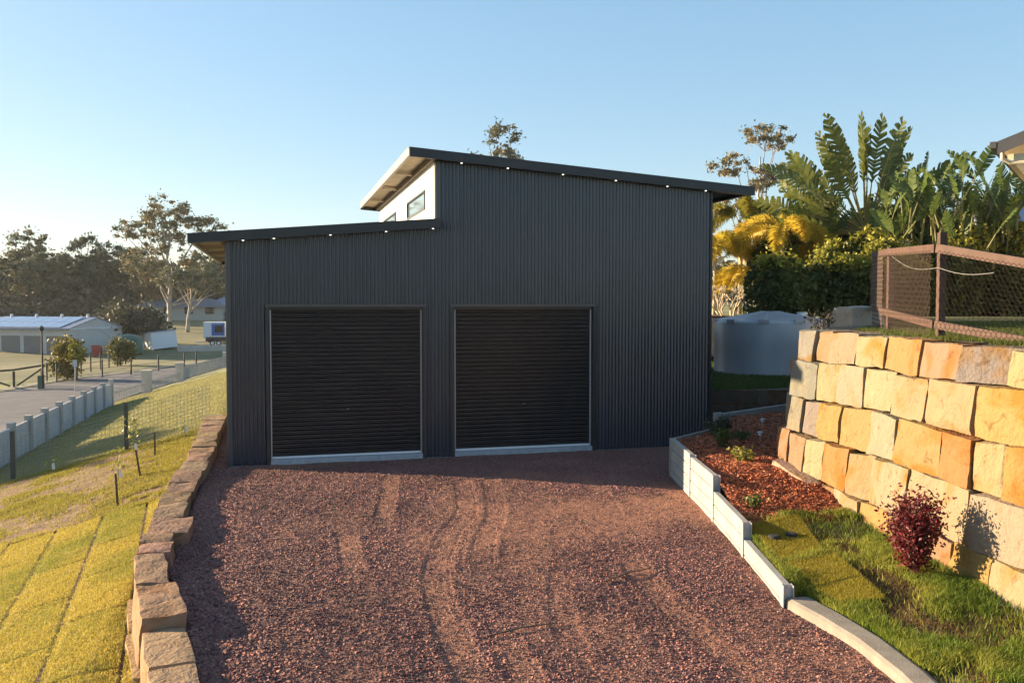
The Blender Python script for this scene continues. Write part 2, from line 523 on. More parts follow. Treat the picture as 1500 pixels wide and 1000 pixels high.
def spline(pl, k=6):
    p = np.array([pl[0]] + list(pl) + [pl[-1]], float); out = []
    for i in range(1, len(p)-2):
        for t in np.arange(k)/k:
            out.append(.5*((2*p[i]) + (-p[i-1]+p[i+1])*t + (2*p[i-1]-5*p[i]+4*p[i+1]-p[i+2])*t*t + (-p[i-1]+3*p[i]-3*p[i+1]+p[i+2])*t**3))
    return out + [p[-1]]
TRACKS = [(spline(a_), b_) for a_, b_ in TRACKS]
def track_dist(X, Y, pl):
    best = np.full(X.shape, 9.0)
    for (x0, y0), (x1, y1) in zip(pl[:-1], pl[1:]):
        dx, dy = x1-x0, y1-y0
        t = np.clip(((X-x0)*dx + (Y-y0)*dy)/(dx*dx+dy*dy), 0, 1)
        best = np.minimum(best, np.hypot(X-x0-t*dx, Y-y0-t*dy))
    return best
def gravel_h(X, Y):
    z = -0.10*smooth(-3.0, -0.2, Y) + (fbm(X*1.6, Y*1.6)-0.47)*0.035 + (fbm(X*9, Y*9, 2)-0.37)*0.014
    dl = X - edge_right(Y)
    z = z - 0.05*smooth(.9, .15, dl)*smooth(-3, -4.5, Y) - .10*smooth(.06, -.02, dl)
    fines = np.clip((fbm(X*0.55+4, Y*0.35+9)-0.46)*5, 0, 1)*0.7
    for i, (pl, hw) in enumerate(TRACKS):
        d = track_dist(X, Y, pl)
        wear = .75*smooth(.2, .75, vnoise(X*.6+i*9, Y*.45))
        z = z - wear*.006*np.exp(-(d/hw)**4)
        for o_, dd in ((0.0, .006), (.06, .006), (hw+.01, .010)):
            z = z - wear*dd*np.exp(-((d-o_)/.022)**2)
        z = z + wear*.005*np.exp(-((d-hw-.07)/.04)**2)
        fines = np.maximum(fines, np.exp(-(d/(hw*1.3))**4)*wear*(.6+.4*vnoise(X*2.3, Y*1.1)))
    return z, np.clip(fines, 0, 1)
sx = np.arange(-0.45, 10.4, 0.03); sy = np.arange(-14, 7.0, 0.03)
SX, SY = np.meshgrid(sx, sy, indexing='ij')
Z, FN = gravel_h(SX, SY)
ok = (SX > edge_right(SY)-0.15) & (SX < drive_right(SY)+0.03) & ~((SX > 0.03) & (SY > 0.05))
idx = np.arange(SX.size).reshape(SX.shape)
fm = ok[:-1, :-1] & ok[1:, :-1] & ok[1:, 1:] & ok[:-1, 1:]
f = np.stack([idx[:-1, :-1], idx[1:, :-1], idx[1:, 1:], idx[:-1, 1:]], -1)[fm]
u, inv = np.unique(f, return_inverse=True)
co = np.stack([SX, SY, Z], -1).reshape(-1, 3)[u]
fnv = FN.ravel()[u][:, None]
cc = np.array([0.75, 0.72, 0.78])*(1-fnv) + np.array([1.35, 1.12, 0.95])*fnv
kind(np_mesh('driveway', co, inv.reshape(-1, 4), M['gravel_base'], colr=cc, smooth=True), 'structure')

def scatter_stones(n, name):
    X = rng.uniform(-.45, 8.6, n*2); Y = -13.2 + 20*rng.random(n*2)**1.7
    k = (X > edge_right(Y)-0.05) & (X < drive_right(Y)-0.02) & ~((X > -0.02) & (Y > -0.06))
    X, Y = X[k], Y[k]
    z, fn = gravel_h(X, Y)
    keep = rng.random(len(X)) > fn*0.72
    X, Y, z, fn = X[keep][:n], Y[keep][:n], z[keep][:n], fn[keep][:n]
    n = len(X)
    s = 0.006 + 0.010*rng.random(n)**2.8
    s *= np.where(X < edge_right(Y)+.7, 1.3, 1.0) * (1-0.3*fn)
    base = np.array([[1, 0, -.4], [0, 1, -.4], [-1, 0, -.4], [0, -1, -.4], [.2, .1, .8]], float)
    tri = np.array([[0, 1, 4], [1, 2, 4], [2, 3, 4], [3, 0, 4]])
    p = base[None]*(0.65+0.7*rng.random((n, 5, 1))) * np.array([1.2, 1.0, 0.9])
    az = rng.random(n)*np.pi; q = np.stack([np.cos(az), rng.normal(size=n)*.3, rng.normal(size=n)*.3, np.sin(az)], 1); q /= np.linalg.norm(q, axis=1)[:, None]
    w, x, y, zz = q.T
    Rm = np.stack([1-2*(y*y+zz*zz), 2*(x*y-zz*w), 2*(x*zz+y*w), 2*(x*y+zz*w), 1-2*(x*x+zz*zz), 2*(y*zz-x*w), 2*(x*zz-y*w), 2*(y*zz+x*w), 1-2*(x*x+y*y)], 1).reshape(n, 3, 3)
    p = np.einsum('nij,nkj->nki', Rm, p) * s[:, None, None]
    p += np.stack([X, Y, z + s*0.35], 1)[:, None]
    pal = np.array([[.255, .106, .088], [.175, .078, .072], [.30, .138, .115], [.10, .054, .054], [.32, .18, .135], [.24, .125, .108]])
    c = pal[rng.choice(6, n, p=[.3, .22, .18, .14, .06, .10])] * (0.8+0.4*rng.random((n, 1)))
    c = c*(.62 + .75*fbm(X*1.1+8, Y*.8+3))[:, None]*np.array([1.0, 1.0, 1.0])
    c = c*(1-0.3*fn[:, None]) + np.array([.38, .23, .15])*0.3*fn[:, None]
    return kind(np_mesh(name, p.reshape(-1, 3), (np.arange(n)[:, None, None]*5 + tri[None]).reshape(-1, 3), M['stones'], colr=np.repeat(c, 5, 0)), 'stuff')
o = scatter_stones(240000, 'gravel')
o['label'] = 'reddish brown crushed gravel covering the driveway'

# ------------------------------------------------------------------ the shed
W, D, CX, DH = 10.268, 10.0, 4.084, 2.99
DOORS = [(0.796, 3.796), (4.465, 7.465)]
lowT = lambda x: 4.412 + 0.082*x
upT = lambda x: 6.398 - 0.0704*x
shed = thing('shed', 'charcoal corrugated steel shed with two black roller doors and a stepped skillion roof', 'shed', (0, 0, 0))
PITCH, AMP = 0.076, 0.015
def corr_face(name, xs_, zb, zt, place, m, parent):
    v, fcs = [], []
    for x in xs_:
        off = AMP*math.cos(2*math.pi*x/PITCH)
        v.append(place(x, off, zb(x))); v.append(place(x, off, zt(x)))
    for i in range(len(xs_)-1):
        fcs.append((2*i, 2*i+2, 2*i+3, 2*i+1))
    me = bpy.data.meshes.new(name)
    me.from_pydata(v, [], fcs)
    me.polygons.foreach_set('use_smooth', [True]*len(fcs))
    me.update()
    return link(name, me, m, parent)
front_place = lambda x, o, z: (x, -o, z)
SH = 0.762
def front_top(x):
    return (lowT(x) if x < CX else upT(x)) - 0.06
def build_front():
    cuts = [0.0] + [k*SH for k in range(1, 14)] + [W]
    for a, b in zip(cuts[:-1], cuts[1:]):
        brk = sorted({a, b, *[e for d in DOORS for e in d if a < e < b], *([CX] if a < CX < b else [])})
        for p, q in zip(brk[:-1], brk[1:]):
            mid = (p+q)/2
            isd = any(d0 < mid < d1 for d0, d1 in DOORS)
            n = max(3, int((q-p)/PITCH*8))
            xs_ = list(np.linspace(p, q, n))
            side = mid < CX
            tp = (lambda x: lowT(x)-0.06) if side else (lambda x: upT(x)-0.06)
            lo = DH + 0.005 if isd else -0.11
            corr_face('wall_sheet', xs_, lambda x: lo, tp, front_place, M['cladding'], shed)
build_front()
lin = lambda a, b, st: list(np.linspace(a, b, max(2, int(abs(b-a)/st))))
corr_face('side_wall', lin(0, D, 0.0095), lambda x: -.3, lambda x: lowT(0)-.06, lambda x, o, z: (-o, x, z), M['cladding'], shed)
corr_face('side_wall', lin(0, D, 0.019), lambda x: -.3, lambda x: upT(W)-.06, lambda x, o, z: (W+o, x, z), M['cladding'], shed)
corr_face('back_wall', lin(0, W, 0.019), lambda x: -.3, front_top, lambda x, o, z: (x, D+o, z), M['cladding'], shed)
# clerestory wall, pale sheeting with shallow ribs
WIN = [(1.25, 3.93), (6.08, 8.75)]
WZ0, WZ1 = 5.09, 5.52
v, fcs = [], []
def cl_seg(y0, y1, z0, z1):
    ys_ = lin(y0, y1, 0.05)
    n = len(v)
    for y in ys_:
        o_ = 0.006*math.cos(2*math.pi*y/0.2)
        v.append((CX-o_, y, z0)); v.append((CX-o_, y, z1))
    for i in range(len(ys_)-1):
        fcs.append((n+2*i+1, n+2*i+3, n+2*i+2, n+2*i))
zt = upT(CX)-.06
cuts = [0.03, WIN[0][0], WIN[0][1], WIN[1][0], WIN[1][1], D]
for i in range(5):
    if i % 2 == 0:
        cl_seg(cuts[i], cuts[i+1], 4.6, zt)
    else:
        cl_seg(cuts[i], cuts[i+1], 4.6, WZ0); cl_seg(cuts[i], cuts[i+1], WZ1, zt)
me = bpy.data.meshes.new('clerestory_wall'); me.from_pydata(v, [], fcs); me.update()
link('clerestory_wall', me, M['white_clad'], shed)['label'] = 'pale sunlit wall above the lower roof'
for (y0, y1) in WIN:
    w_ = thing('w', '', ''); bpy.data.objects.remove(w_)
    mb = MB()
    fw = 0.045
    for a, b in (((CX-.03, y0, WZ0), (CX+.05, y1, WZ0+fw)), ((CX-.03, y0, WZ1-fw), (CX+.05, y1, WZ1)),
                 ((CX-.03, y0, WZ0+fw), (CX+.05, y0+fw, WZ1-fw)), ((CX-.03, y1-fw, WZ0+fw), (CX+.05, y1, WZ1-fw))):
        mb.box(a, b)
    wf = mb.build('window', M['trim'], shed)
    MB().box((CX+.005, y0+fw, WZ0+fw), (CX+.02, y1-fw, WZ1-fw)).build('pane', M['glass'], wf)
# corner flashings
def flash(x, y, z0, z1, m, s=0.07, parent=shed, sx_=1, sy_=1):
    mb = MB()
    c = 0.022
    pr = [(x - sx_*.016, y + sy_*s), (x - sx_*.016, y - sy_*.016 + sy_*c), (x - sx_*.016 + sx_*c, y - sy_*.016), (x + sx_*s, y - sy_*.016), (x+sx_*s, y+sy_*s)]
    n = len(pr)
    mb.v = [(a, b, z0) for a, b in pr] + [(a, b, z1) for a, b in pr]
    mb.f = [(i, (i+1) % n, (i+1) % n + n, i+n) for i in range(n)] + [tuple(range(n, 2*n)), tuple(reversed(range(n)))]
    return mb.build('corner_flashing', m, parent)
flash(0, 0, -.13, lowT(0)-.07, M['corner'], 0.085)
flash(W, 0, -.14, upT(W)-.07, M['trim'], 0.05, sx_=-1)
flash(CX, 0, 4.74, upT(CX)-.07, M['corner'], 0.09)
# roofs
def roof(x0, x1, y0, y1, T, low_end):
    n = int((y1-y0)/0.0127)
    ys_ = np.linspace(y0, y1, 520)
    v, fcs = [], []
    for y in ys_:
        o_ = 0.008*math.cos(2*math.pi*y/PITCH)
        for x in (x0, x1):
            v.append((x, y, T(x)+o_+.008)); v.append((x, y, T(x)+o_+.004))
    for i in range(len(ys_)-1):
        a = 4*i
        fcs += [(a, a+2, a+6, a+4), (a+1, a+5, a+7, a+3)]
    me = bpy.data.meshes.new('roof_sheet'); me.from_pydata(v, [], fcs); me.update()
    link('roof_sheet', me, M['roofing'], shed)
    th = 0.17
    for yy in (y0, y1-.03):
        MB().hexa([(x0, yy, T(x0)-th), (x1, yy, T(x1)-th), (x1, yy+.03, T(x1)-th), (x0, yy+.03, T(x0)-th),
                   (x0, yy, T(x0)+.02), (x1, yy, T(x1)+.02), (x1, yy+.03, T(x1)+.02), (x0, yy+.03, T(x0)+.02)]).build('fascia', M['fascia'], shed)
def eave(x0, x1, y0, y1, T, m_soff):
    """ribbed soffit lining, purlins and gutter of an overhang between x0 (outer) and x1 (wall)"""
    ys_ = np.arange(y0, y1, 0.05)
    v, fcs = [], []
    for i, y in enumerate(ys_):
        o_ = 0.016 if (i % 4) == 0 else 0.0
        v.append((x0, y, T(x0)-.05-o_)); v.append((x1, y, T(x1)-.05-o_))
    for i in range(len(ys_)-1):
        fcs.append((2*i, 2*i+1, 2*i+3, 2*i+2))
    me = bpy.data.meshes.new('soffit'); me.from_pydata(v, [], fcs); me.update()
    link('soffit', me, m_soff, shed)
    s = 1 if x1 > x0 else -1
    a, b = x1 - s*.02, x1 - s*.10
    MB().box((min(a, b), y0, T(x1)-.17), (max(a, b), y1, T(x1)-.07)).build('purlin', M['timber_dark'], shed)
    for yy in np.linspace(y0+2.6, y1-2.4, 3):
        MB().hexa([(min(x0+s*.06, x1-s*.11), yy, T(min(x0+s*.06, x1-s*.11))-.15), (max(x0+s*.06, x1-s*.11), yy, T(max(x0+s*.06, x1-s*.11))-.15),
                   (max(x0+s*.06, x1-s*.11), yy+.07, T(max(x0+s*.06, x1-s*.11))-.15), (min(x0+s*.06, x1-s*.11), yy+.07, T(min(x0+s*.06, x1-s*.11))-.15),
                   (min(x0+s*.06, x1-s*.11), yy, T(min(x0+s*.06, x1-s*.11))-.07), (max(x0+s*.06, x1-s*.11), yy, T(max(x0+s*.06, x1-s*.11))-.07),
                   (max(x0+s*.06, x1-s*.11), yy+.07, T(max(x0+s*.06, x1-s*.11))-.07), (min(x0+s*.06, x1-s*.11), yy+.07, T(min(x0+s*.06, x1-s*.11))-.07)]
                  ).build('outrigger', M['soffit'], shed)
LX0, UX0, UX1 = -0.66, 3.53, 11.19
roof(LX0, CX-.012, -.22, 9.95, lowT, 'left')
roof(UX0, UX1, -.22, 10.35, upT, 'right')
eave(LX0+.01, 0, -.18, 9.9, lowT, M['soffit'])
eave(UX0+.01, CX, -.18, 10.3, upT, M['soffit'])
eave(UX1-.01, W, -.18, 10.3, upT, M['trim'])
# the lower fascia runs a little past the clerestory corner
MB().box((CX-.012, -.22, lowT(CX)-.17), (CX+.07, -.19, lowT(CX)+.022)).build('fascia_end', M['fascia'], shed)
for (x, T, dx) in ((LX0, lowT, 1), (UX0, upT, 1), (UX1, upT, -1)):
    z = T(x)
    y1 = 9.95 if T is lowT else 10.35
    mb = MB()
    a, b = sorted((x - dx*.012, x + dx*.055))
    mb.box((a, -.185, z-.135), (b, y1-.04, z+.015))
    mb.box((a-.008 if dx > 0 else b, -.185, z-.005), (a if dx > 0 else b+.008, y1-.04, z+.022))
    mb.build('gutter', M['gutter'] if dx > 0 else M['fascia'], shed)
# inner closing panels so no light leaks through
MB().box((0.03, .25, -.25), (W-.03, D-.05, -.02)).build('floor_slab', M['sill'], shed)
MB().hexa([(-.0, .02, lowT(0)-.10), (CX, .02, lowT(CX)-.10), (CX, D-.02, lowT(CX)-.10), (0, D-.02, lowT(0)-.10), (0, .02, lowT(0)-.04), (CX, .02, lowT(CX)-.04), (CX, D-.02, lowT(CX)-.04), (0, D-.02, lowT(0)-.04)]).build('ceiling_lining', M['trim'], shed)
MB().hexa([(CX, .02, upT(CX)-.10), (W, .02, upT(W)-.10), (W, D-.02, upT(W)-.10), (CX, D-.02, upT(CX)-.10), (CX, .02, upT(CX)-.04), (W, .02, upT(W)-.04), (W, D-.02, upT(W)-.04), (CX, D-.02, upT(CX)-.04)]).build('ceiling_lining', M['trim'], shed)
# base strip (slab edge)
for a, b in ((0.02, DOORS[0][0]-.0), (DOORS[0][1], DOORS[1][0]), (DOORS[1][1], W-.02)):
    MB().box((a+.004, -.02, -.2), (b-.004, .06, -.095)).build('slab_edge', M['kerb'], shed)
# roller doors
slat_me = None
for (a, b) in DOORS:
    d = bpy.data.objects.new('roller_door', None); col.objects.link(d); d.parent = shed
    d.location = (a, 0.10, 0)
    w = b - a
    ns = 34
    p = (DH - .03 - 0.045) / ns
    if slat_me is None:
        mb = MB()
        prof = [(0.0, 0.0), (0.020, .08*p), (0.022, .30*p), (0.014, .42*p), (0.014, .50*p), (0.022, .60*p), (0.022, .80*p), (0.003, .93*p), (0.0, p)]
        for (o_, z) in prof:
            mb.v += [(0.03, -o_, z), (w-.03, -o_, z)]
        for i in range(len(prof)-1):
            mb.f.append((2*i, 2*i+1, 2*i+3, 2*i+2))
        slat = mb.build('door_slat', M['slat'], d)
        slat_me = slat.data
        slat.location = (0, 0, .045)
        start = 1
    else:
        start = 0
    for k in range(start, ns):
        o = bpy.data.objects.new('door_slat', slat_me); col.objects.link(o); o.parent = d
        o.location = (0, 0, .045 + k*p)
    MB().box((0.03, -.03, 0.004), (w-.03, .015, .043)).build('bottom_rail', M['alu'], d)
    for x0 in (0.004, w-.03):
        MB().box((x0+.002, -.045, .0), (x0+.026, .0, DH-.06)).build('guide_strip', M['seal'], d)
    for x0 in (-.012, w+.004):
        MB().box((x0, -.10, -.10), (x0+.008, .05, DH)).build('jamb_reveal', M['slat'], d)
    MB().box((.0, -.07, DH-.055), (w, .05, DH+.002)).build('head_shadow_box', M['slat'], d)
    hb = MB(); hb.box((w/2-.09, -.034, .92), (w/2+.09, -.021, .965)); hb.box((w/2-.03, -.05, .93), (w/2+.03, -.034, .95))
    hb.build('handle', M['rubber'], d)
    MB().box((w/2-.025, -.052, .945), (w/2+.025, -.0505, .955)).build('lock', M['seal'], d)
    MB().box((-.0, -.125, -.13), (w+.0, .14, -.004)).build('door_sill', M['sill'], d)
    # trims on the wall face
    MB().box((-.075, -.135, DH+.002), (w+.075, -.092, DH+.05)).build('head_trim', M['corner'], d)
    for x0 in (-.075, w+.013):
        MB().box((x0, -.132, -.10), (x0+.062, -.09, DH+.002)).build('jamb_trim', M['trim'], d)
# downlights under the front fascias
for x in (.33, .90, 1.97, 3.06, 4.0):
    T = lowT
    MB().lathe([(0.0, 0), (.02, 0), (.02, .012), (0, .012)], 14, (0, 0, 0)).build('downlight', M['led'], shed, loc=(x, -.150, T(x)-.182))
for x in (4.59, 5.56, 6.75, 7.93, 9.12, 10.03):
    T = upT
    MB().lathe([(0.0, 0), (.02, 0), (.02, .012), (0, .012)], 14, (0, 0, 0)).build('downlight', M['led'], shed, loc=(x, -.150, T(x)-.185))
# narrow front soffit carrying the downlights
for (x0, x1, T) in ((LX0+.05, CX+.06, lowT), (CX+.1, UX1-.05, upT)):
    MB().hexa([(x0, -.188, T(x0)-.165), (x1, -.188, T(x1)-.165), (x1, -.012, T(x1)-.165), (x0, -.012, T(x0)-.165),
               (x0, -.188, T(x0)-.15), (x1, -.188, T(x1)-.15), (x1, -.012, T(x1)-.15), (x0, -.012, T(x0)-.15)]).build('front_soffit', M['fascia'], shed)

# ------------------------------------------------------------------ rough stone blocks
def stone(name, c8, m, parent, colr, cuts=4, rnd=0.16, amp=0.03, nf=2.2, seed=0.0, facet=0.5):
    """irregular block from eight corners (0-3 bottom, 4-7 top)"""
    c8 = [Vector(c) for c in c8]
    bm = bmesh.new()
    bmesh.ops.create_cube(bm, size=2.0)
    bmesh.ops.subdivide_edges(bm, edges=bm.edges[:], cuts=cuts, use_grid_fill=True)
    cen_ = sum(c8, Vector()) / 8
    for v in bm.verts:
        p = v.co.copy()
        # squeeze grid lines towards the edges so that rounding stays near them
        p = Vector([math.copysign(abs(t)**0.75, t) if abs(t) > 1e-6 else 0 for t in p])
        e = sorted([abs(p.x), abs(p.y), abs(p.z)])
        k = max(0.0, e[1]-0.55)/0.45
        r = 1 - rnd*0.5*k*k*(0.6 + 0.8*max(0.0, e[0]-0.5))
        p *= r
        x, y, z = [(t+1)/2 for t in p]
        q = (c8[0]*(1-x)*(1-y) + c8[1]*x*(1-y) + c8[2]*x*y + c8[3]*(1-x)*y)*(1-z) + (c8[4]*(1-x)*(1-y) + c8[5]*x*(1-y) + c8[6]*x*y + c8[7]*(1-x)*y)*z
        s = Vector((seed*3.1, seed*1.7, seed*2.3))
        nv = mn.noise_vector(q*nf + s)*amp + mn.noise_vector(q*nf*2.7 + s)*amp*0.45
        cl = mn.cell_vector(q*1.9 + s*1.3)
        nv += (Vector(cl)-Vector((.5, .5, .5)))*amp*facet
        v.co = q + nv
    me = bpy.data.meshes.new(name)
    bm.to_mesh(me); bm.free()
    me.polygons.foreach_set('use_smooth', [True]*len(me.polygons))
    if hasattr(me, 'set_sharp_from_angle'):
        me.set_sharp_from_angle(angle=R(28))
    o = link(name, me, m, parent)
    o.color = (*colr, 1)
    return o

# high sandstone retaining wall on the right
wall = thing('stone_retaining_wall', 'tall battered retaining wall of big cream and ochre sandstone blocks on the right', 'retaining wall', (8.3, -8, 0))
wall_off = Vector((8.3, -8, 0))
WB = np.array([(8.32, -5.4), (8.28, -7.0), (7.98, -8.9), (7.72, -10.4), (7.66, -12), (7.66, -17.5)])
WS = np.r_[0, np.cumsum(np.linalg.norm(np.diff(WB, axis=0), axis=1))]
def wall_pt(t, row, back=0.0):
    x = np.interp(t, WS, WB[:, 0]); y = np.interp(t, WS, WB[:, 1])
    return Vector((x + 0.10*row + back, y + 0.012*row, 0))
ZS = [-.08, .54, 1.12, 1.66, 2.2, 2.66]
ROWS = {4: [.41, .87, 1.31, 2.04, 2.75, 3.53, 4.33, 5.15, 6.1, 7.2, 8.3], 3: [.37, 1.07, 1.62, 2.35, 3.07, 3.82, 4.74, 5.7, 6.9, 8.2],
        2: [.46, .85, 1.31, 1.88, 2.69, 3.33, 4.30, 4.87, 5.30, 6.2, 7.3, 8.3], 1: [.34, .67, 1.09, 1.56, 2.27, 2.93, 3.76, 4.89, 5.9, 7.0, 8.2],
        0: [.30, .88, 2.0, 2.71, 3.44, 3.90, 4.74, 5.35, 5.85, 6.9, 8.1]}
for row_, js_ in ROWS.items():
    while js_[-1] < 11.0: js_.append(js_[-1] + .95 + .2*((len(js_)+row_) % 3))
PALE, CREAM, OCH, ORA, TAN, GREY = (.25, .205, .14), (.25, .19, .115), (.255, .17, .07), (.25, .14, .055), (.225, .15, .095), (.18, .16, .135)
TONES = {4: [GREY, TAN, CREAM, CREAM, OCH, TAN, GREY, CREAM, OCH, TAN], 3: [GREY, CREAM, PALE, PALE, CREAM, CREAM, OCH, CREAM, TAN],
         2: [GREY, GREY, OCH, OCH, PALE, OCH, ORA, CREAM, ORA, PALE, OCH], 1: [TAN, TAN, PALE, ORA, CREAM, PALE, CREAM, PALE, OCH, CREAM],
         0: [TAN, TAN, PALE, OCH, OCH, TAN, OCH, CREAM, ORA, PALE]}
def jz(row, t):
    return ZS[row] + (0.02*math.sin(t*1.7+row) if 0 < row < 5 else 0) - (0.015*max(0, t-1) if row == 5 else 0)
sd = 0
for row, js in ROWS.items():
    for i in range(len(js)-1):
        a, b = js[i]+.005, js[i+1]-.005
        sd += 1
        rr = random.Random(sd)
        j = lambda s_: rr.uniform(-s_, s_)
        turned = (row == 4 and i == 6)
        fo = j(.02)
        A = wall_pt(a, row, fo + j(.025)); B = wall_pt(b, row, fo + j(.025) + (.32 if turned else 0))
        A2 = wall_pt(a+.03, row, .62); B2 = wall_pt(b-.03, row, .62 + (.32 if turned else 0))
        lean = Vector((.06, 0, 0))
        z0a, z0b, z1a, z1b = jz(row, a)+.006, jz(row, b)+.006, jz(row+1, a)-.006, jz(row+1, b)-.006
        zz = lambda p, z: Vector((p.x, p.y, z)) - wall_off
        c8 = [zz(A, z0a), zz(B, z0b), zz(B2, z0b), zz(A2, z0a), zz(A+lean, z1a+j(.015)), zz(B+lean, z1b+j(.015)), zz(B2+lean, z1b), zz(A2+lean, z1a)]
        tone = TONES[row][i % len(TONES[row])]
        tone = tuple(t*rr.uniform(.92, 1.08) for t in tone)
        stone('stone', c8, M['sandstone'], wall, tone, cuts=6, rnd=.045, amp=.026, seed=sd, facet=1.0)
# the wall turns back behind the corner
ret0, retd = Vector((8.50, -5.42, 0)), Vector((.76, .65, 0))
for row in range(5):
    n0 = retd.cross(Vector((0, 0, 1)))
    t = 0.0 if row % 2 else 0.12
    s0 = ret0 + Vector((.10*row, 0.0, 0))
    for i in range(4):
        L_ = .8 + .3*((i*7+row*3) % 3)
        sd += 1
        A = s0 + retd*(t+.012); B = s0 + retd*(t+L_-.012)
        A2 = A + n0*.55; B2 = B + n0*.55
        zz = lambda p, z: Vector((p.x, p.y, z)) - wall_off
        z0, z1 = ZS[row]+.012, ZS[row+1]-.012
        stone('stone', [zz(B, z0), zz(A, z0), zz(A2, z0), zz(B2, z0), zz(B, z1), zz(A, z1), zz(A2, z1), zz(B2, z1)][0:8] if False else
              [zz(A, z0), zz(A2, z0), zz(B2, z0), zz(B, z0), zz(A, z1), zz(A2, z1), zz(B2, z1), zz(B, z1)], M['sandstone'], wall, TAN if (i+row) % 2 else GREY, cuts=3, seed=sd)
        t += L_
# low pinkish toe block and rubble in front of the corner
stone('toe_stone', [Vector(p)-wall_off for p in ((8.02, -7.0, .2), (8.12, -5.9, .35), (8.5, -5.9, .35), (8.4, -7.0, .2), (8.14, -7.0, .53), (8.22, -5.9, .70), (8.5, -5.9, .70), (8.4, -7.0, .53))], M['sandstone'], wall, (.33, .22, .16), cuts=3, seed=99)
# soil packed behind the blocks
poly = [(8.75, -17), (8.75, -12), (8.8, -10.4), (8.95, -9.0), (9.2, -7.0), (9.25, -5.6), (11.9, -3.3), (11.9, -17)]
sheet('backfill', poly, 2.5, M['soil'], skirt=2.9)

# upper terrace behind the wall
TERR = [(8.45, -14.2), (8.45, -12), (8.5, -10.4), (8.7, -8.9), (8.98, -7.0), (9.0, -5.75), (9.9, -4.75), (11.9, -2.9), (13.2, -1.5), (14.4, .5), (18.2, 1.6), (19.6, 5.5), (18.6, 9.6), (14, 11.2), (10.9, 13), (10.9, 60), (95, 90), (120, 0), (60, -40), (8.45, -40)]
sheet('terrace', TERR, 2.6, M['lawn'], skirt=3.4)
# strip of bare soil along the top of the wall
sheet('soil_strip', [(8.5, -9.6), (8.72, -8.9), (9.0, -7.0), (9.02, -5.75), (9.92, -4.75), (11.9, -2.95), (12.6, -3.4), (10.4, -5.4), (9.5, -7.2), (9.0, -9.5)], 2.625, M['soil'])

# ------------------------------------------------------------------ sleeper wall and kerb right of the driveway
sw = thing('sleeper_wall', 'stepped pale concrete sleeper wall between the gravel and the mulch bed', 'retaining wall', (0, 0, 0))
BAYS = [(0, 1, .68, 4), (1, 2, .645, 4), (2, 3, .425, 3), (3, 4, .225, 2)]
for a, b, top, ns in BAYS:
    p = Vector((*SLEEPER[a], 0)); q = Vector((*SLEEPER[b], 0))
    d = (q-p).normalized(); nrm = Vector((-d.y, d.x, 0))
    if nrm.x < 0: nrm = -nrm
    for k in range(ns):
        z1 = top - .19*k - .003; z0 = z1 - .180
        pts = []
        for z in (z0, z1):
            pts += [p + d*.02 + Vector((0, 0, z)), q - d*.02 + Vector((0, 0, z)), q - d*.02 + nrm*.08 + Vector((0, 0, z)), p + d*.02 + nrm*.08 + Vector((0, 0, z))]
        o = MB().hexa(pts).build('sleeper', M['concrete'], sw)
        bv = o.modifiers.new('bevel', 'BEVEL'); bv.width = .008; bv.segments = 2
tops = [.70, .69, .665, .445, .245]
for i, (x, y) in enumerate(SLEEPER):
    if i == 0:
        d = (Vector(SLEEPER[1])-Vector(SLEEPER[0])).normalized()
    else:
        d = (Vector(SLEEPER[i])-Vector(SLEEPER[i-1])).normalized()
    nr = Vector((-d.y, d.x)); nr = nr if nr.x > 0 else -nr
    c = Vector((x, y)) + nr*.04
    mb = MB()
    # steel H section: two flanges and a web
    for s in (-1, 1):
        f0 = c + nr*(s*.05)
        mb.beam((f0.x, f0.y, -.5), (f0.x, f0.y, tops[i]-.02), .008, .10 if i not in (0,) else .05, up=(d.x, d.y, 0))
    mb.beam((c.x, c.y, -.5), (c.x, c.y, tops[i]-.02), .098, .01, up=(d.x, d.y, 0))
    mb.build('post', M['galv'], sw)
# sleepers at the back of the bed
bw = thing('bed_edging', 'low dark concrete edging between the shed corner and the mulch bed', 'edging', (0, 0, 0))
BK = [(7.68, -3.50), (8.9, -2.6), (10.1, -1.05)]
for (a, b) in zip(BK[:-1], BK[1:]):
    MB().beam((*a, .53), (*b, .53), .07, .26).build('sleeper', M['kerb'], bw)
    MB().beam((*a, .26), (*b, .26), .07, .26).build('sleeper', M['kerb'], bw)
bw2 = thing('concrete_rail', 'thin grey concrete edging beam at the far end of the mulch bed', 'edging', (0, 0, 0))
MB().beam((10.0, -.72, .60), (12.4, .18, .66), .09, .16).build('beam', M['concrete'], bw2)
MB().box((9.98, -.86, .42), (10.16, -.68, .72)).build('end_block', M['concrete'], bw2)
# kerb
mb = MB()
kl = KERB_L
pr = []
for i, (x, y) in enumerate(kl):
    pr.append([(x, y, -.12), (x+.01, y, .075), (x+.04, y, .10), (x+.23-.01*i, y-.05, .105), (x+.27-.01*i, y-.06, .09), (x+.28-.01*i, y-.06, -.12)])
for ring in pr: mb.v += ring
n = 6
for i in range(len(pr)-1):
    for j in range(n-1):
        a = i*n+j
        mb.f.append((a, a+1, a+1+n, a+n))
mb.f.append(tuple(range(n)))
kerb = mb.build('kerb', M['kerb'])
tag(kerb, 'curved flush concrete kerb running from the sleeper wall along the gravel', 'kerb')

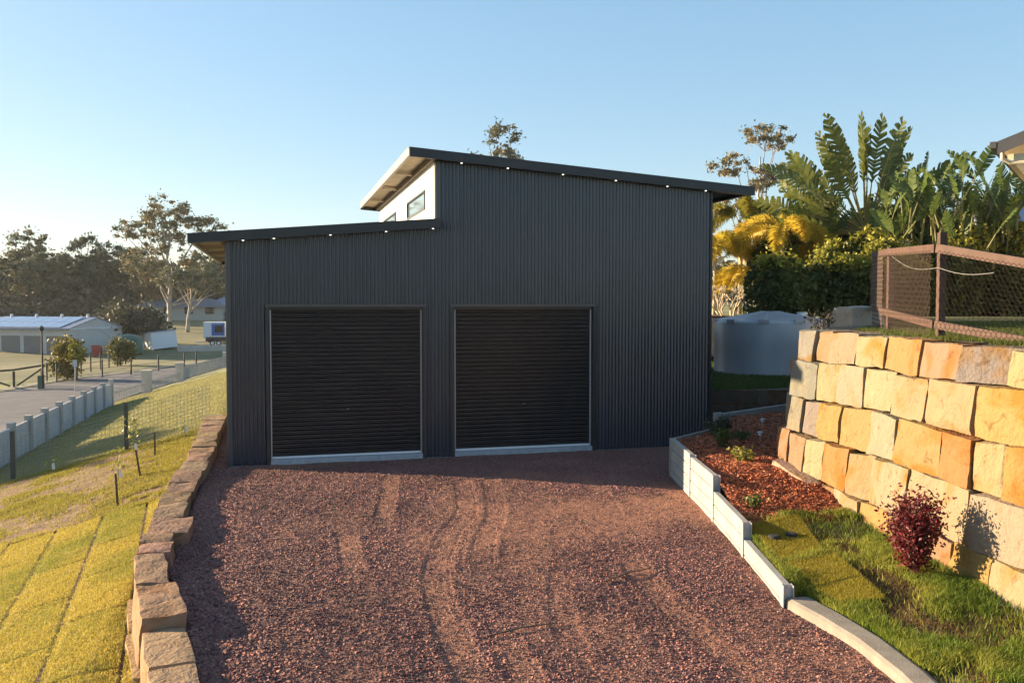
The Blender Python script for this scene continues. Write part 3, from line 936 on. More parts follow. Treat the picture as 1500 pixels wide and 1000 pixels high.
# mulch bed and right lawn
def bed_z(x, y):
    return 0.20 + 0.40*smooth(-9.2, -5.8, y) + 0.0*x
def bed_left(y):
    p = np.array(sorted(SLEEPER, key=lambda q: q[1]))
    k = np.array(sorted(KERB_L, key=lambda q: q[1]))
    r = np.where(y > -10.04, np.interp(y, p[:, 1], p[:, 0]) + .09, np.interp(y, k[:, 1], k[:, 0]) + .17)
    r = np.where(y > -3.5, np.interp(y, [-3.5, -2.6, -1.05, 2], [7.74, 8.95, 10.15, 12.2]), r)
    return r
def bed_right(y):
    return np.where(y > -5.4, 8.6 + (y+5.4)*1.17, np.interp(-y, -WB[:, 1], WB[:, 0] + .12)) + .1
def bed_sheet(name, y0, y1, m, fz, ny, nx=26):
    yy = np.linspace(y0, y1, ny)
    l, r = bed_left(yy), bed_right(yy)
    t = np.linspace(0, 1, nx)
    X = l[:, None]*(1-t) + r[:, None]*t
    Y = np.repeat(yy[:, None], nx, 1)
    Z = fz(X, Y) + (fbm(X*5, Y*5)-.47)*.06
    ix = np.arange(ny*nx).reshape(ny, nx)
    ff = np.stack([ix[:-1, :-1], ix[:-1, 1:], ix[1:, 1:], ix[1:, :-1]], -1).reshape(-1, 4)
    return kind(np_mesh(name, np.stack([X, Y, Z], -1).reshape(-1, 3), ff, m, smooth=True), 'structure')
def lawn_z(x, y):
    lowk = .095*smooth(.75, .1, x - bed_left(y))*smooth(-9.7, -10.15, y)*smooth(-13.2, -12.0, y)
    return bed_z(x, y) - .10*smooth(-9.6, -12.5, y)*smooth(6.3, 6.8, x) - .04*smooth(-11.5, -13, y) + 0.03*smooth(6.3, 7.6, x) - lowk - .06*smooth(-11.5, -13.2, y)*smooth(.75, .1, x - bed_left(y))
MULCH_Y = -7.95
bed_sheet('mulch_bed', MULCH_Y-.1, .4, M['mulch_base'], lambda x, y: bed_z(x, y)-.01, 110)
bed_sheet('side_lawn', -14, MULCH_Y+.05, M['soil'], lambda x, y: lawn_z(x, y)-.02, 90)
# chips
n = 26000
Y = MULCH_Y - .25*rng.random(n) + 8.0*rng.random(n)**1.5
l, r = bed_left(Y), bed_right(Y)
X = l + (r-l)*rng.random(n)
k = (X-l < 3.2)
X, Y = X[k], Y[k]; n = len(X)
z = bed_z(X, Y) + (fbm(X*5, Y*5)-.47)*.06 + .012*rng.random(n)
cs = np.stack([X, Y, z], 1)
cso, cf = leaf_cards(cs, .012+.022*rng.random(n), rng, 0.8, 2.6)
cso[:, 2] = np.repeat(cs[:, 2], 4) + (cso[:, 2]-np.repeat(cs[:, 2], 4))*0.55 + .008
pal = np.array([[.44, .115, .045], [.52, .17, .068], [.29, .078, .036], [.58, .26, .13], [.17, .065, .038]])
cc = pal[rng.choice(5, n, p=[.32, .24, .22, .10, .12])]*(.8+.4*rng.random((n, 1)))
o = kind(np_mesh('bark_mulch', cso, cf, M['chips'], colr=np.repeat(cc, 4, 0)), 'stuff')
o['label'] = 'red brown bark chips spread over the garden bed'

# ------------------------------------------------------------------ grass helpers
def blades(name, X, Y, Z, h, w, colA, colB, lean=.5, bend=True, rg=rng, mix=None):
    n = len(X)
    h = h*(.55+.75*rg.random(n)); ang = rg.random(n)*2*np.pi; la = rg.random(n)*2*np.pi
    ln = lean*rg.random(n)*h
    b = np.stack([X, Y, Z], 1)
    s = np.stack([np.cos(ang), np.sin(ang), np.zeros(n)], 1)*(w*.5)
    tip = b + np.stack([np.cos(la)*ln, np.sin(la)*ln, h], 1)
    if bend:
        m1 = b + np.stack([np.cos(la)*ln*.35, np.sin(la)*ln*.35, h*.6], 1)
        co = np.stack([b-s, b+s, m1+s*.7, m1-s*.7, tip], 1).reshape(-1, 3)
        k = np.arange(n)[:, None]*5
        ff = np.concatenate([k+np.array([0, 1, 2]), k+np.array([0, 2, 3]), k+np.array([3, 2, 4])], 0)
        per = 5
    else:
        co = np.stack([b-s, b+s, tip], 1).reshape(-1, 3)
        ff = np.arange(n*3).reshape(n, 3); per = 3
    t = rg.random(n) if mix is None else np.clip(mix + rg.normal(size=n)*.18, 0, 1)
    c = np.array(colA)*(1-t[:, None]) + np.array(colB)*t[:, None]
    c *= (.75+.5*rg.random((n, 1)))
    return kind(np_mesh(name, co, ff, M['blade'], colr=np.repeat(c, per, 0)), 'stuff')

# right lawn: long green grass, thinner where bare
n = 200000
Y = -13.4 + 5.5*rng.random(n); l, r = bed_left(Y)+np.where(Y < -10.04, .09, .01), bed_right(Y)-.02
X = l + (r-l)*rng.random(n)
dens = np.clip((fbm(X*1.3+2, Y*1.3)-.36)*6, .05, 1)
bare = 1.1*np.exp(-(((X-6.95)/.34)**2 + ((Y+10.1)/.75)**2)) + np.exp(-(((X-6.55)/.32)**2 + ((Y+11.1)/.6)**2)) + .9*np.exp(-(((X-7.3)/.25)**2 + ((Y+9.1)/.35)**2))
patches = [[(6.55, -8.15), (7.35, -7.98), (6.98, -9.05), (6.3, -9.3)], [(6.26, -9.42), (6.98, -9.28), (6.62, -10.62), (6.22, -10.45)]]
inp = np.zeros(n, bool)
for P in patches: inp |= in_poly(X, Y, P)
k = (rng.random(n) < dens*(1-.985*np.clip(bare*1.25, 0, 1))) & ~inp
X, Y = X[k], Y[k]
mixv = np.clip((fbm(X*2+7, Y*2)-.35)*2.2 + .5*np.exp(-(((X-6.9)/.5)**2+((Y+10.3)/.9)**2)), 0, 1)
o = blades('long_grass', X, Y, lawn_z(X, Y)+(fbm(X*5, Y*5)-.47)*.06-.02, .085, .009, (.13, .20, .025), (.32, .31, .055), lean=1.0, mix=mixv)
o['label'] = 'long unmown green grass at the foot of the sandstone wall'
# dry stubble in the bare area
n = 26000
Y = -12.4+3.9*rng.random(n); X = 6.2+1.2*rng.random(n)
l, r = bed_left(Y), bed_right(Y)
k = (X > l+.03) & (X < r)
for P in patches: k &= ~in_poly(X, Y, P)
X, Y = X[k], Y[k]
o = blades('dry_grass', X, Y, lawn_z(X, Y)+(fbm(X*5, Y*5)-.47)*.06-.02, .035, .008, (.26, .17, .07), (.16, .11, .05), lean=1.8)
o['label'] = 'dry straw coloured stubble beside the turf pieces'
def turf_piece(P, label, side):
    poly = np.array(P)
    t = np.linspace(0, 1, 10)
    A = np.array([[(1-u)*((1-v)*poly[0]+v*poly[1]) + u*((1-v)*poly[3]+v*poly[2]) for v in t] for u in t])
    X, Y = A[..., 0], A[..., 1]
    e = np.minimum.reduce([np.broadcast_to(t[:, None], (10, 10)), np.broadcast_to(1-t[:, None], (10, 10)), np.broadcast_to(t[None], (10, 10)), np.broadcast_to(1-t[None], (10, 10))])
    Z = lawn_z(X, Y) + np.where(e > 0, .035, -.05)
    ix = np.arange(100).reshape(10, 10)
    ff = np.stack([ix[:-1, :-1], ix[1:, :-1], ix[1:, 1:], ix[:-1, 1:]], -1).reshape(-1, 4)
    o = np_mesh('turf_piece', np.stack([X, Y, Z], -1).reshape(-1, 3), ff, M['turf_base'], smooth=False)
    tag(o, label, 'turf piece', 'loose pieces of turf by the sleeper wall')
    n = 16000
    a, b = rng.random(n), rng.random(n)
    xy = ((1-a)*(1-b))[:, None]*poly[0] + ((1-a)*b)[:, None]*poly[1] + (a*b)[:, None]*poly[2] + (a*(1-b))[:, None]*poly[3]
    bl = blades('turf_grass', xy[:, 0], xy[:, 1], lawn_z(xy[:, 0], xy[:, 1])+.03, .032, .008, (.26, .24, .03), (.40, .32, .05), lean=1.0, bend=False)
    bl.parent = o
    return o
turf_piece(patches[0], 'rolled turf piece lying next to the red mulch', 0)
turf_piece(patches[1], 'rolled turf piece next to the end of the sleeper wall, half in shade', 1)

# ------------------------------------------------------------------ left: stone edging, turf, lawn, fences
edging = thing('stone_edging', 'long low wall of weathered brown sandstone blocks along the left edge of the gravel', 'retaining wall', (0, 0, 0))
BY = [6.4, 5.5, 4.6, 3.5, 2.6, 1.9, 1.2, .5, -.5, -1.48, -2.47, -3.23, -4.02, -4.9, -5.82, -6.32, -6.82, -8.02, -9.08]
LXY = np.array([6.4, 2.0, -.4, -2.4, -4.4, -6.1, -7.1, -8.3, -9.2, -10.0, -10.6, -12, -13.5]); LXX = np.array([-.89, -.79, -.76, -.80, -.78, -.73, -.72, -.52, -.34, -.19, -.06, .2, .5])
left_edge = lambda y: float(np.interp(-y, -LXY, LXX))
ro = {12: .0, 13: .16, 14: -.02, 15: .06, 16: -.02, 11: -.02, 8: .04, 5: .05, 17: .04}
for i in range(len(BY)-1):
    ya, yb = BY[i]-.004, BY[i+1]+.004
    rr = random.Random(i+500)
    xa, xb = left_edge(ya), left_edge(yb)
    ex = ro.get(i, rr.uniform(-.03, .04))
    ra, rb = float(edge_right(ya))+ex, float(edge_right(yb))+ex
    zt = .12 + rr.uniform(-.015, .02)
    zb = -.38
    b = rr.uniform(-.02, .02)
    tone = rr.choice([(.29, .19, .12), (.25, .17, .11), (.32, .215, .135), (.27, .17, .105)])
    tone = tuple(t*rr.uniform(.92, 1.1) for t in tone)
    stone('stone', [(xb-.02, yb, zb), (rb, yb, zb), (ra, ya, zb), (xa-.02, ya, zb), (xb+b, yb, zt), (rb, yb, zt), (ra, ya, zt), (xa+b, ya, zt)], M['sandstone_brown'], edging, tone, cuts=6, rnd=.06, amp=.03, nf=2.2, seed=i+30, facet=.15)
# lower step at the near end
for i, (ya, yb) in enumerate([(-9.08, -10.05), (-10.05, -10.95), (-10.95, -12.1), (-12.1, -13.4)]):
    xa, xb = left_edge(ya), left_edge(yb)
    ra, rb = float(edge_right(ya))+.03, float(edge_right(yb))+.03
    stone('stone', [(xb, yb+.01, -.5), (rb, yb+.01, -.5), (ra, ya-.01, -.5), (xa, ya-.01, -.5), (xb+.01, yb+.01, .02), (rb, yb+.01, .03), (ra, ya-.01, .04), (xa+.01, ya-.01, .02)],
          M['sandstone_brown'], edging, (.29, .195, .12), cuts=5, rnd=.10, amp=.025, seed=i+80, facet=.15)
# second, lower course below the visible left face
yy = [-6.9, -8.0, -9.3, -10.4, -11.8, -13.4]
for i, (ya, yb) in enumerate(zip(yy[:-1], yy[1:])):
    xa, xb = left_edge(ya)-.08, left_edge(yb)-.08
    stone('stone', [(xb, yb+.012, -.9), (xb+.5, yb+.012, -.9), (xa+.5, ya-.012, -.9), (xa, ya-.012, -.9), (xb, yb+.012, -.36), (xb+.5, yb+.012, -.36), (xa+.5, ya-.012, -.36), (xa, ya-.012, -.36)],
          M['sandstone'], edging, (.32, .22, .12), cuts=3, rnd=.12, amp=.03, seed=i+120)
MB().box((-.92, 6.42, -.3), (-.12, 6.75, .10)).build('end_stone', M['kerb'], edging)

# turf slabs on the left
def slope(x, y):
    return terrain(x, y)
S_DIR = np.array([-.10, .995]); S_DIR /= np.linalg.norm(S_DIR)
S_N = np.array([S_DIR[1], -S_DIR[0]])
lawn_parent = thing('turf_lawn', 'freshly laid golden green turf slabs on the slope left of the stone edging', 'turf', (0, 0, 0))
seamdist = []
SLABS = []
O = np.array([-1.0, -4.5])
COLW = .74
for c in range(-9, 2):
    off = (c % 3)*.7
    for r_ in range(-6, 4):
        t0 = r_*1.9 + off - 2.0
        SLABS.append((c*COLW, t0, (c+1)*COLW, t0+1.9))
def slab_xy(u, w):
    return O[0] + S_N[0]*u + S_DIR[0]*w, O[1] + S_N[1]*u + S_DIR[1]*w
turf_lim = lambda x, y: (y < -0.75 + .25*np.sin(x*3.1) + .1*x*0) & (x < np.interp(-y, -LXY, LXX) - .02)
cnt = 0
for (u0, w0, u1, w1) in SLABS:
    cx, cy = slab_xy((u0+u1)/2, (w0+w1)/2)
    if cy > -.2 or cy < -12 or cx < -6.5 or cx > left_edge(cy)+.25:
        continue
    nu, nw = 7, 18
    uu = np.linspace(u0+.008, u1-.008, nu); ww = np.linspace(w0+.018, w1-.018, nw)
    U, V = np.meshgrid(uu, ww, indexing='ij')
    X, Y = slab_xy(U, V)
    lim = -0.75 + .25*np.sin(X*3.1)
    Y = np.minimum(Y, lim)
    e = np.minimum(np.minimum(U-u0, u1-U), np.minimum(V-w0, w1-V))
    hh = .026 + .006*random.random()
    Z = slope(X, Y) + np.where(e < .02, -.02, hh) + (fbm(X*4, Y*4)-.47)*.03
    ix = np.arange(nu*nw).reshape(nu, nw)
    ff = np.stack([ix[:-1, :-1], ix[1:, :-1], ix[1:, 1:], ix[:-1, 1:]], -1).reshape(-1, 4)
    np_mesh('turf_slab', np.stack([X, Y, Z], -1).reshape(-1, 3), ff, M['turf_base'], lawn_parent, smooth=True)
    cnt += 1
# blades on the turf
n = 420000
Y = -11.5 + 11.0*rng.random(n)**1.15; X = -6 + 6.2*rng.random(n)
k = turf_lim(X, Y)
X, Y = X[k], Y[k]
P = np.stack([X-O[0], Y-O[1]], 1)
U = P@S_N; V = P@S_DIR
ci = np.floor(U/COLW); fu = U - ci*COLW
off = np.mod(ci, 3)*.7
fv = np.mod(V - off + 2.0, 1.9)
e = np.minimum(np.minimum(fu, COLW-fu), .55*np.minimum(fv, 1.9-fv))
k = rng.random(len(X)) < smooth(.008, .040, e)
X, Y, U, V = X[k], Y[k], U[k], V[k]
cellv = vnoise(ci[k]*3.7, np.floor((V-off[k]+2.0)/1.9)*5.3+.5)
mixv = np.clip((fbm(X*1.1+3, Y*1.1)-.42)*2.6 + (cellv-.5)*1.2 + .45, 0, 1)
o = blades('turf_grass', X, Y, slope(X, Y)+.033+(fbm(X*4, Y*4)-.47)*.03, .024, .009, (.28, .285, .055), (.50, .40, .085), lean=1.3, bend=False, mix=mixv)
o.parent = lawn_parent
# dirt strip with patchy grass between turf and mesh fence
px_ = np.linspace(-7, -.85, 60); py_ = np.linspace(-.9, 8.6, 80)
PX, PY = np.meshgrid(px_, py_, indexing='ij')
PZ = terrain(PX, PY) + .02 + (fbm(PX*2, PY*2)-.47)*.10
ix = np.arange(PX.size).reshape(PX.shape)
ff = np.stack([ix[:-1, :-1], ix[1:, :-1], ix[1:, 1:], ix[:-1, 1:]], -1).reshape(-1, 4)
M['dirt'] = mat('bare dirt', (0.125, 0.066, 0.033), (0.20, 0.115, 0.06), scale=4, rough=.95, bump=.8, bscale=22)
kind(np_mesh('dirt_strip', np.stack([PX, PY, PZ], -1).reshape(-1, 3), ff, M['dirt'], smooth=True), 'structure')
n = 130000
X = -7 + 6.15*rng.random(n); Y = -.9 + 9.4*rng.random(n)
dn = np.clip((fbm(X*.9+5, Y*.7+2)-.46)*7, 0.08, .85)
dn = np.maximum(dn, .9*(np.exp(-((X+1.7)/.75)**2))*(fbm(X*2, Y*2) > .38))
k = rng.random(n) < dn
X, Y = X[k], Y[k]
o = blades('patchy_grass', X, Y, terrain(X, Y)+.02+(fbm(X*2, Y*2)-.47)*.10, .05, .016, (.26, .25, .035), (.38, .31, .07), lean=1.5, bend=False)
o['label'] = 'patchy grass on the bare dirt below the wire fence'
# grass on the slope beyond the mesh fence
n = 150000
X = -8.5 + 8.6*rng.random(n); Y = 8.4 + 34*rng.random(n)**1.5
k = ~((X > -.2) & (Y < 12))
X, Y = X[k], Y[k]
o = blades('slope_grass', X, Y, terrain(X, Y)-.01, .045, .03, (.28, .275, .11), (.42, .37, .17), lean=1.6, bend=False)
o['label'] = 'short pale grass on the slope beyond the wire fence'

# --- wire mesh fence
mf = thing('mesh_fence', 'low square mesh wire fence with dark steel posts crossing the left slope', 'fence', (0, 0, 0))
MFP = [(-9.2, 8.2), (-6.1, 9.0), (-3.12, 8.5), (-1.0, 9.7)]
for (x, y) in MFP[:3]:
    z = float(terrain(x, y))
    MB().beam((x, y, z-.3), (x, y, z+1.33), .10, .10, up=(0, 1, 0)).build('post', M['green_post'], mf)
mb = MB()
for (a, b) in zip(MFP[:-1], MFP[1:]):
    A, B = np.array(a), np.array(b)
    L_ = np.linalg.norm(B-A)
    nn = int(L_/.11)
    P = [A + (B-A)*i/nn for i in range(nn+1)]
    zz = [float(terrain(*p)) for p in P]
    for p, z in zip(P, zz):
        mb.beam((p[0], p[1], z+.02), (p[0], p[1], z+1.12), .009, .009, up=(0, 1, 0))
    for r_ in range(11):
        h = .04 + r_*.108
        for i in range(0, nn, 3):
            j = min(nn, i+3)
            mb.beam((P[i][0], P[i][1], zz[i]+h), (P[j][0], P[j][1], zz[j]+h), .009, .009)
kind(mb.build('wire_mesh', M['wire_pale'], mf), 'stuff')

# stakes, saplings
for i, (x, y, h, tx, lb) in enumerate([(-1.97, -.15, .62, -.03, 'thin dark garden stake standing at the corner of the turf'),
                                       (-1.93, 2.55, .62, -.10, 'leaning dark garden stake in the middle of the dirt strip'),
                                       (-2.0, 5.4, .60, .0, 'upright dark garden stake near the mesh fence')]):
    z = float(terrain(x, y))
    o = MB().beam((x, y, z-.1), (x+tx, y, z+h), .035, .035, up=(0, 1, 0)).build('stake', M['brown_timber'])
    tag(o, lb, 'stake', 'garden stakes on the dirt strip')
def sapling(x, y, h, label, nleaf=40, ca=(.16, .2, .03), cb=(.28, .28, .06), tagc=True):
    z = float(terrain(x, y))
    t = thing('sapling', label, 'sapling', (x, y, z), 'staked saplings on the dirt strip')
    mb = MB().tube([(0, 0, -.05), (.01, .0, h*.5), (-.02, .01, h)], [.008, .006, .003], 5)
    for k in range(4):
        a = k*1.9; zz = h*(.35+.15*k)
        mb.tube([(0, 0, zz), (.12*math.cos(a), .12*math.sin(a), zz+.1)], [.004, .002], 4)
    mb.build('stem', M['bark_dark'], t)
    c = np.stack([rng.normal(size=nleaf)*.10, rng.normal(size=nleaf)*.10, h*(.35+.7*rng.random(nleaf))], 1)
    leaf_obj('crown', c, .055, ca, cb, rng, M['leaf'], t)
    if tagc:
        MB().hexa([(.02, -.01, .12), (.10, -.01, .10), (.10, .0, .10), (.02, .0, .12), (.02, -.01, .27), (.08, -.01, .28), (.08, 0, .28), (.02, 0, .27)]).build('plant_tag', M['white_paint'], t)
sapling(-2.45, 2.9, .75, 'spindly sapling with a white tag in the dirt strip', 34)
sapling(-2.75, 7.2, .9, 'leafy young sapling beside the mesh fence post', 60)
sapling(-4.9, 7.9, .4, 'tiny sapling with white tag below the left fence panel', 10)
sapling(-1.55, 7.9, .35, 'tiny tagged seedling near the upper end of the mesh fence', 8)

# --- concrete panel fence along the boundary
cf_ = thing('concrete_fence', 'grey concrete post and panel fence running along the bottom of the slope', 'fence', (0, 0, 0))
cy_ = [10.6, 12.5, 14.4, 16.3, 18.3, 20.3, 22.3, 24.3, 26.2, 28.1, 30.0]
def cfx(y): return -7.6 + .03*(y-12)
pm = None
for i, y in enumerate(cy_):
    x = cfx(y); z = float(terrain(x, y))
    if i == len(cy_)-1:
        MB().box((x-.10, y-.10, z-.3), (x+.10, y+.10, z+1.35)).build('post', M['pillar'], cf_)
    else:
        mb = MB().box((x-.11, y-.13, z-.3), (x+.11, y+.13, z+1.22)); mb.box((x-.115, y-.135, z+1.22), (x+.115, y+.135, z+1.26))
        mb.build('post', M['fence_conc'], cf_)
    if i < len(cy_)-1:
        y2 = cy_[i+1]; x2 = cfx(y2); z2 = float(terrain(x2, y2))
        for k in range(5):
            h0, h1 = -.1+k*.24, -.1+k*.24+.232
            MB().hexa([(x-.03, y+.10, z+h0), (x+.03, y+.10, z+h0), (x2+.03, y2-.10, z2+h0), (x2-.03, y2-.10, z2+h0),
                       (x-.03, y+.10, z+h1), (x+.03, y+.10, z+h1), (x2+.03, y2-.10, z2+h1), (x2-.03, y2-.10, z2+h1)]).build('panel', M['fence_panel'], cf_)
pf = thing('picket_fence', 'pale picket fence between stout square pillars near the road', 'fence', (0, 0, 0))
PL = [(-7.05, 30.2), (-6.75, 40.3), (-5.9, 51), (-3.55, 68), (-1.0, 84)]
for i, (x, y) in enumerate(PL[1:]):
    z = float(terrain(x, y))
    w = .55 if i < 2 else .5
    mb = MB().box((x-w/2, y-w/2, z-.3), (x+w/2, y+w/2, z+1.35)); mb.box((x-w/2-.03, y-w/2-.03, z+1.35), (x+w/2+.03, y+w/2+.03, z+1.42))
    mb.build('pillar', M['pillar'], pf)
for i, (a, b) in enumerate(zip(PL[:-1], PL[1:])):
    A, B = np.array(a), np.array(b); L_ = np.linalg.norm(B-A); nn = int(L_/(.30 if i else .45))
    mb = MB(); rails = MB()
    hh = 1.05 if i > 1 else .75
    prev = None
    for k in range(1, nn):
        p = A + (B-A)*k/nn; z = float(terrain(*p))
        mb.beam((p[0], p[1], z+.05), (p[0], p[1], z+hh), .07 if i > 1 else .03, .03, up=(0, 1, 0))
        if prev is not None and k % 4 == 1:
            for h in (.2, hh-.12):
                rails.beam((prev[0], prev[1], prev[2]+h), (p[0], p[1], z+h), .04, .06)
        if k % 4 == 1: prev = (p[0], p[1], z)
    kind(mb.build('pickets', M['fence_conc'], pf), 'stuff')
    rails.build('rails', M['fence_conc'], pf)
# ------------------------------------------------------------------ trees
def ellip_pts(n, c, r, rg, shell=0.35):
    d = rg.normal(size=(n, 3)); d /= np.linalg.norm(d, axis=1)[:, None]
    rad = (shell + (1-shell)*rg.random(n))**(1/2.0)
    return np.array(c) + d*rad[:, None]*np.array(r)

def gum(name, label, loc, H, trunk_r, blobs, seed, nclump, nleaf, lsize, bark, ca, cb, group=None, clump_r=1.2, fork=.35, cat='tree', wig=.03):
    """blobs: list of (cx,cy,cz, rx,ry,rz) in metres from the base; limbs run from the trunk to leaf clumps"""
    rg = np.random.default_rng(seed); rr = random.Random(seed)
    t = thing(name, label, cat, loc, group)
    mb = MB()
    top = Vector((blobs[0][0]*.5, blobs[0][1]*.5, H*.82))
    tp = []
    for i in range(9):
        s = i/8
        tp.append(Vector((top.x*s**1.3 + rr.uniform(-1, 1)*H*wig*s, top.y*s**1.3 + rr.uniform(-1, 1)*H*wig*s, H*.82*s - .3)))
    mb.tube(tp, [trunk_r*(1-.85*i/8)+.02 for i in range(9)], 7)
    vol = np.array([b[3]*b[4]*b[5] for b in blobs])**.66
    cl = []
    for b, k in zip(blobs, np.maximum(1, (vol/vol.sum()*nclump).round().astype(int))):
        cl.append(ellip_pts(k, b[:3], b[3:], rg, .25))
    cl = np.concatenate(cl)
    nm = max(5, min(14, len(cl)//6))
    order = list(range(len(cl))); rr.shuffle(order)
    nodes = []
    for q_, ci in enumerate(order):
        c = Vector(cl[ci])
        if q_ < nm:
            hz = min(.92, max(fork, (c.z/H)*.80 - .10 - .12*rr.random()))
            i0 = min(7, int(hz*8)); p0 = tp[i0].lerp(tp[i0+1], hz*8-i0)
            mid = p0.lerp(c, .5) + Vector((rr.uniform(-.5, .5), rr.uniform(-.5, .5), rr.uniform(-.5, .3)))*H*.05
            r0 = trunk_r*.42*(1-hz*.5)
            P_ = [p0, p0.lerp(mid, .5), mid, mid.lerp(c, .5)+Vector((0, 0, .012*H)), c]
            mb.tube(P_, [r0, r0*.85, r0*.65, r0*.45, r0*.2], 5, cap=False)
            nodes += [(p, r0*k) for p, k in zip(P_[1:], (.8, .6, .42, .25))]
        else:
            p0, r1 = min(nodes, key=lambda n_: (n_[0]-c).length + max(0, n_[0].z-c.z)*.8)
            r0 = min(r1*.7, trunk_r*.12)
            mid = p0.lerp(c, .5) + Vector((rr.uniform(-.4, .4), rr.uniform(-.4, .4), rr.uniform(-.2, .4)))*H*.03
            mb.tube([p0, mid, c], [r0, r0*.7, r0*.3], 4, cap=False)
    mb.build('trunk', bark, t, smooth=True)
    per = max(4, nleaf//len(cl))
    cs = clump_r*(.6+.8*rg.random(len(cl)))
    d = rg.normal(size=(len(cl), per, 3)); d /= np.linalg.norm(d, axis=2)[..., None]
    d *= np.abs(rg.normal(size=(len(cl), per, 1)))*.62
    d[..., 2] *= .62
    P = cl[:, None] + d*cs[:, None, None]
    tone = np.repeat(np.clip(rg.normal(size=len(cl))*.3+.45, 0, 1), per)
    leaf_obj('crown', P.reshape(-1, 3), lsize*(.7+.6*rg.random(len(cl)*per)), ca, cb, rg, M['gumleaf'], t, up=.2, elong=1.9, bias=tone)
    return t

GA, GB = (.115, .135, .075), (.24, .22, .12)
zt_ = lambda x, y: float(terrain(x, y))
# large pale trunked gum behind the pale cabin
gum('gum_tree', 'tall spreading gum tree with a pale bare trunk rising left of the shed eave', (-14.9, 129, zt_(-14.9, 129)), 20.5, .42,
    [(0, 0, 17.5, 4.5, 4, 3.0), (-5, 0, 15.0, 3.2, 3, 1.6), (5.6, 0, 15.5, 3.0, 3, 1.7), (0, 0, 13.2, 3.0, 3, 2.0), (-4.0, 0, 9.5, 3.5, 3.5, 2.6), (4.6, 0, 9.0, 4.4, 3.5, 3.0), (8.5, 0, 8.0, 2.6, 2.5, 2.2)],
    21, 230, 15000, .24, M['bark_pale'], GA, (.34, .26, .13), clump_r=.95, fork=.22)
gum('gum_tree', 'leaning pale barked gum with forked limbs just right of the tallest left gum', (-11.6, 121, zt_(-11.6, 121)), 10.5, .30,
    [(1.5, 0, 7.8, 3.5, 3, 2.2), (5.0, 0, 7.0, 2.2, 2, 1.6), (-2.4, 0, 8.0, 2.0, 2, 1.5)], 22, 70, 4200, .24, M['bark_pale'], GA, GB, clump_r=.8, fork=.25)
rowspec = [(-50, 160, 13.5, 'broad dark tree cut by the left picture edge, in the tree line'), (-43.4, 165, 16.4, 'tallest bushy dark tree at the left end of the tree line'),
           (-38.0, 158, 12.5, 'lower dark tree between two taller ones in the left tree line'), (-33.0, 163, 15.4, 'rounded dark tree in the middle of the tree line behind the pale garage'),
           (-27.8, 159, 13.6, 'dense dark tree behind the ridge of the pale garage'), (-24.0, 163, 14.4, 'open topped dark tree left of the tall pale gum'),
           (-19.5, 152, 11.5, 'brownish leafy tree directly behind the tall pale gum trunk'), (-11.5, 158, 9.0, 'low grey green tree behind the pale house at the shed eave')]
for i, (x, y, H, lb) in enumerate(rowspec):
    w = 4.2 + (i % 3)*.5
    brown = i == 6
    gum('dark_tree', lb, (x, y, zt_(x, y)-.3), H, .3, [(0, 0, H*.80, w*.75, w*.7, H*.17), (-w*.35, 0, H*.58, w*.8, w*.8, H*.18), (w*.4, 0, H*.48, w*.85, w*.8, H*.2), (0, 0, H*.30, w*.9, w*.8, H*.16)],
        40+i, 130, 9000, .30, M['bark_dark'], (.10, .115, .065) if not brown else (.20, .15, .08), (.19, .19, .11) if not brown else (.40, .28, .14), 'trees in the distant left tree line', clump_r=1.15, fork=.12)
# understorey of that tree line
n = 9000
X = -62 + 58*rng.random(n); Y = 148 + 22*rng.random(n)
P = np.stack([X, Y, terrain(X, Y) + 3.6*rng.random(n)*fbm(X*.2, Y*.2)*2], 1)
o = leaf_obj('undergrowth', P, .55*(.6+.8*rng.random(n)), (.09, .09, .055), (.15, .135, .08), rng, M['gumleaf'], None)
kind(o, 'stuff'); o['label'] = 'dark scrub under the distant tree line'
# a far wood closing the horizon
n = 26000
A = np.concatenate([R(-40) + R(120)*rng.random(n)])
D_ = 230 + 90*rng.random(n)
X = .9 + D_*np.sin(A); Y = -17.9 + D_*np.cos(A)
hmax = 8 + 7*fbm(A*14, A*3+2)
P = np.stack([X, Y, 2.0 + hmax*rng.random(n)], 1)
o = leaf_obj('far_woods', P, 1.5*(.6+.9*rng.random(n)), (.045, .05, .025), (.075, .075, .035), rng, M['gumleaf'], None)
kind(o, 'stuff'); o['label'] = 'distant woodland closing the horizon'
# gums behind the shed and on the right
gum('gum_tree', 'thin gum crown peeping over the middle of the shed roof', (23.3, 70.2, 2.3), 19.2, .32,
    [(0, 0, 17.6, 1.6, 1.6, 1.5), (.2, 0, 15.0, 2.4, 2.0, 1.8), (-2.6, 0, 14.9, 1.2, 1.2, .9), (2.8, 0, 14.2, 1.5, 1.5, .8), (0, 0, 11.5, 3.2, 2.5, 2)],
    61, 110, 6500, .17, M['bark_dark'], (.14, .15, .09), (.26, .22, .13), clump_r=.6, fork=.45)
gum('gum_tree', 'tall sparse gum with slender trunks behind the golden palms', (42.9, 53.7, 2.3), 17.2, .28,
    [(.6, 0, 15.4, 2.6, 2, 1.2), (-3.0, 0, 12.9, 1.9, 1.6, 1.0), (3.4, 0, 12.3, 1.6, 1.5, 1.0), (0.2, 0, 12.0, 2.0, 1.6, 1.2), (-2.2, 0, 10.2, 1.4, 1.2, .9), (1.2, 0, 8.6, 2.6, 2.0, 1.2)],
    62, 110, 7500, .16, M['bark_pale'], (.15, .15, .085), (.34, .25, .12), clump_r=.62, fork=.3)
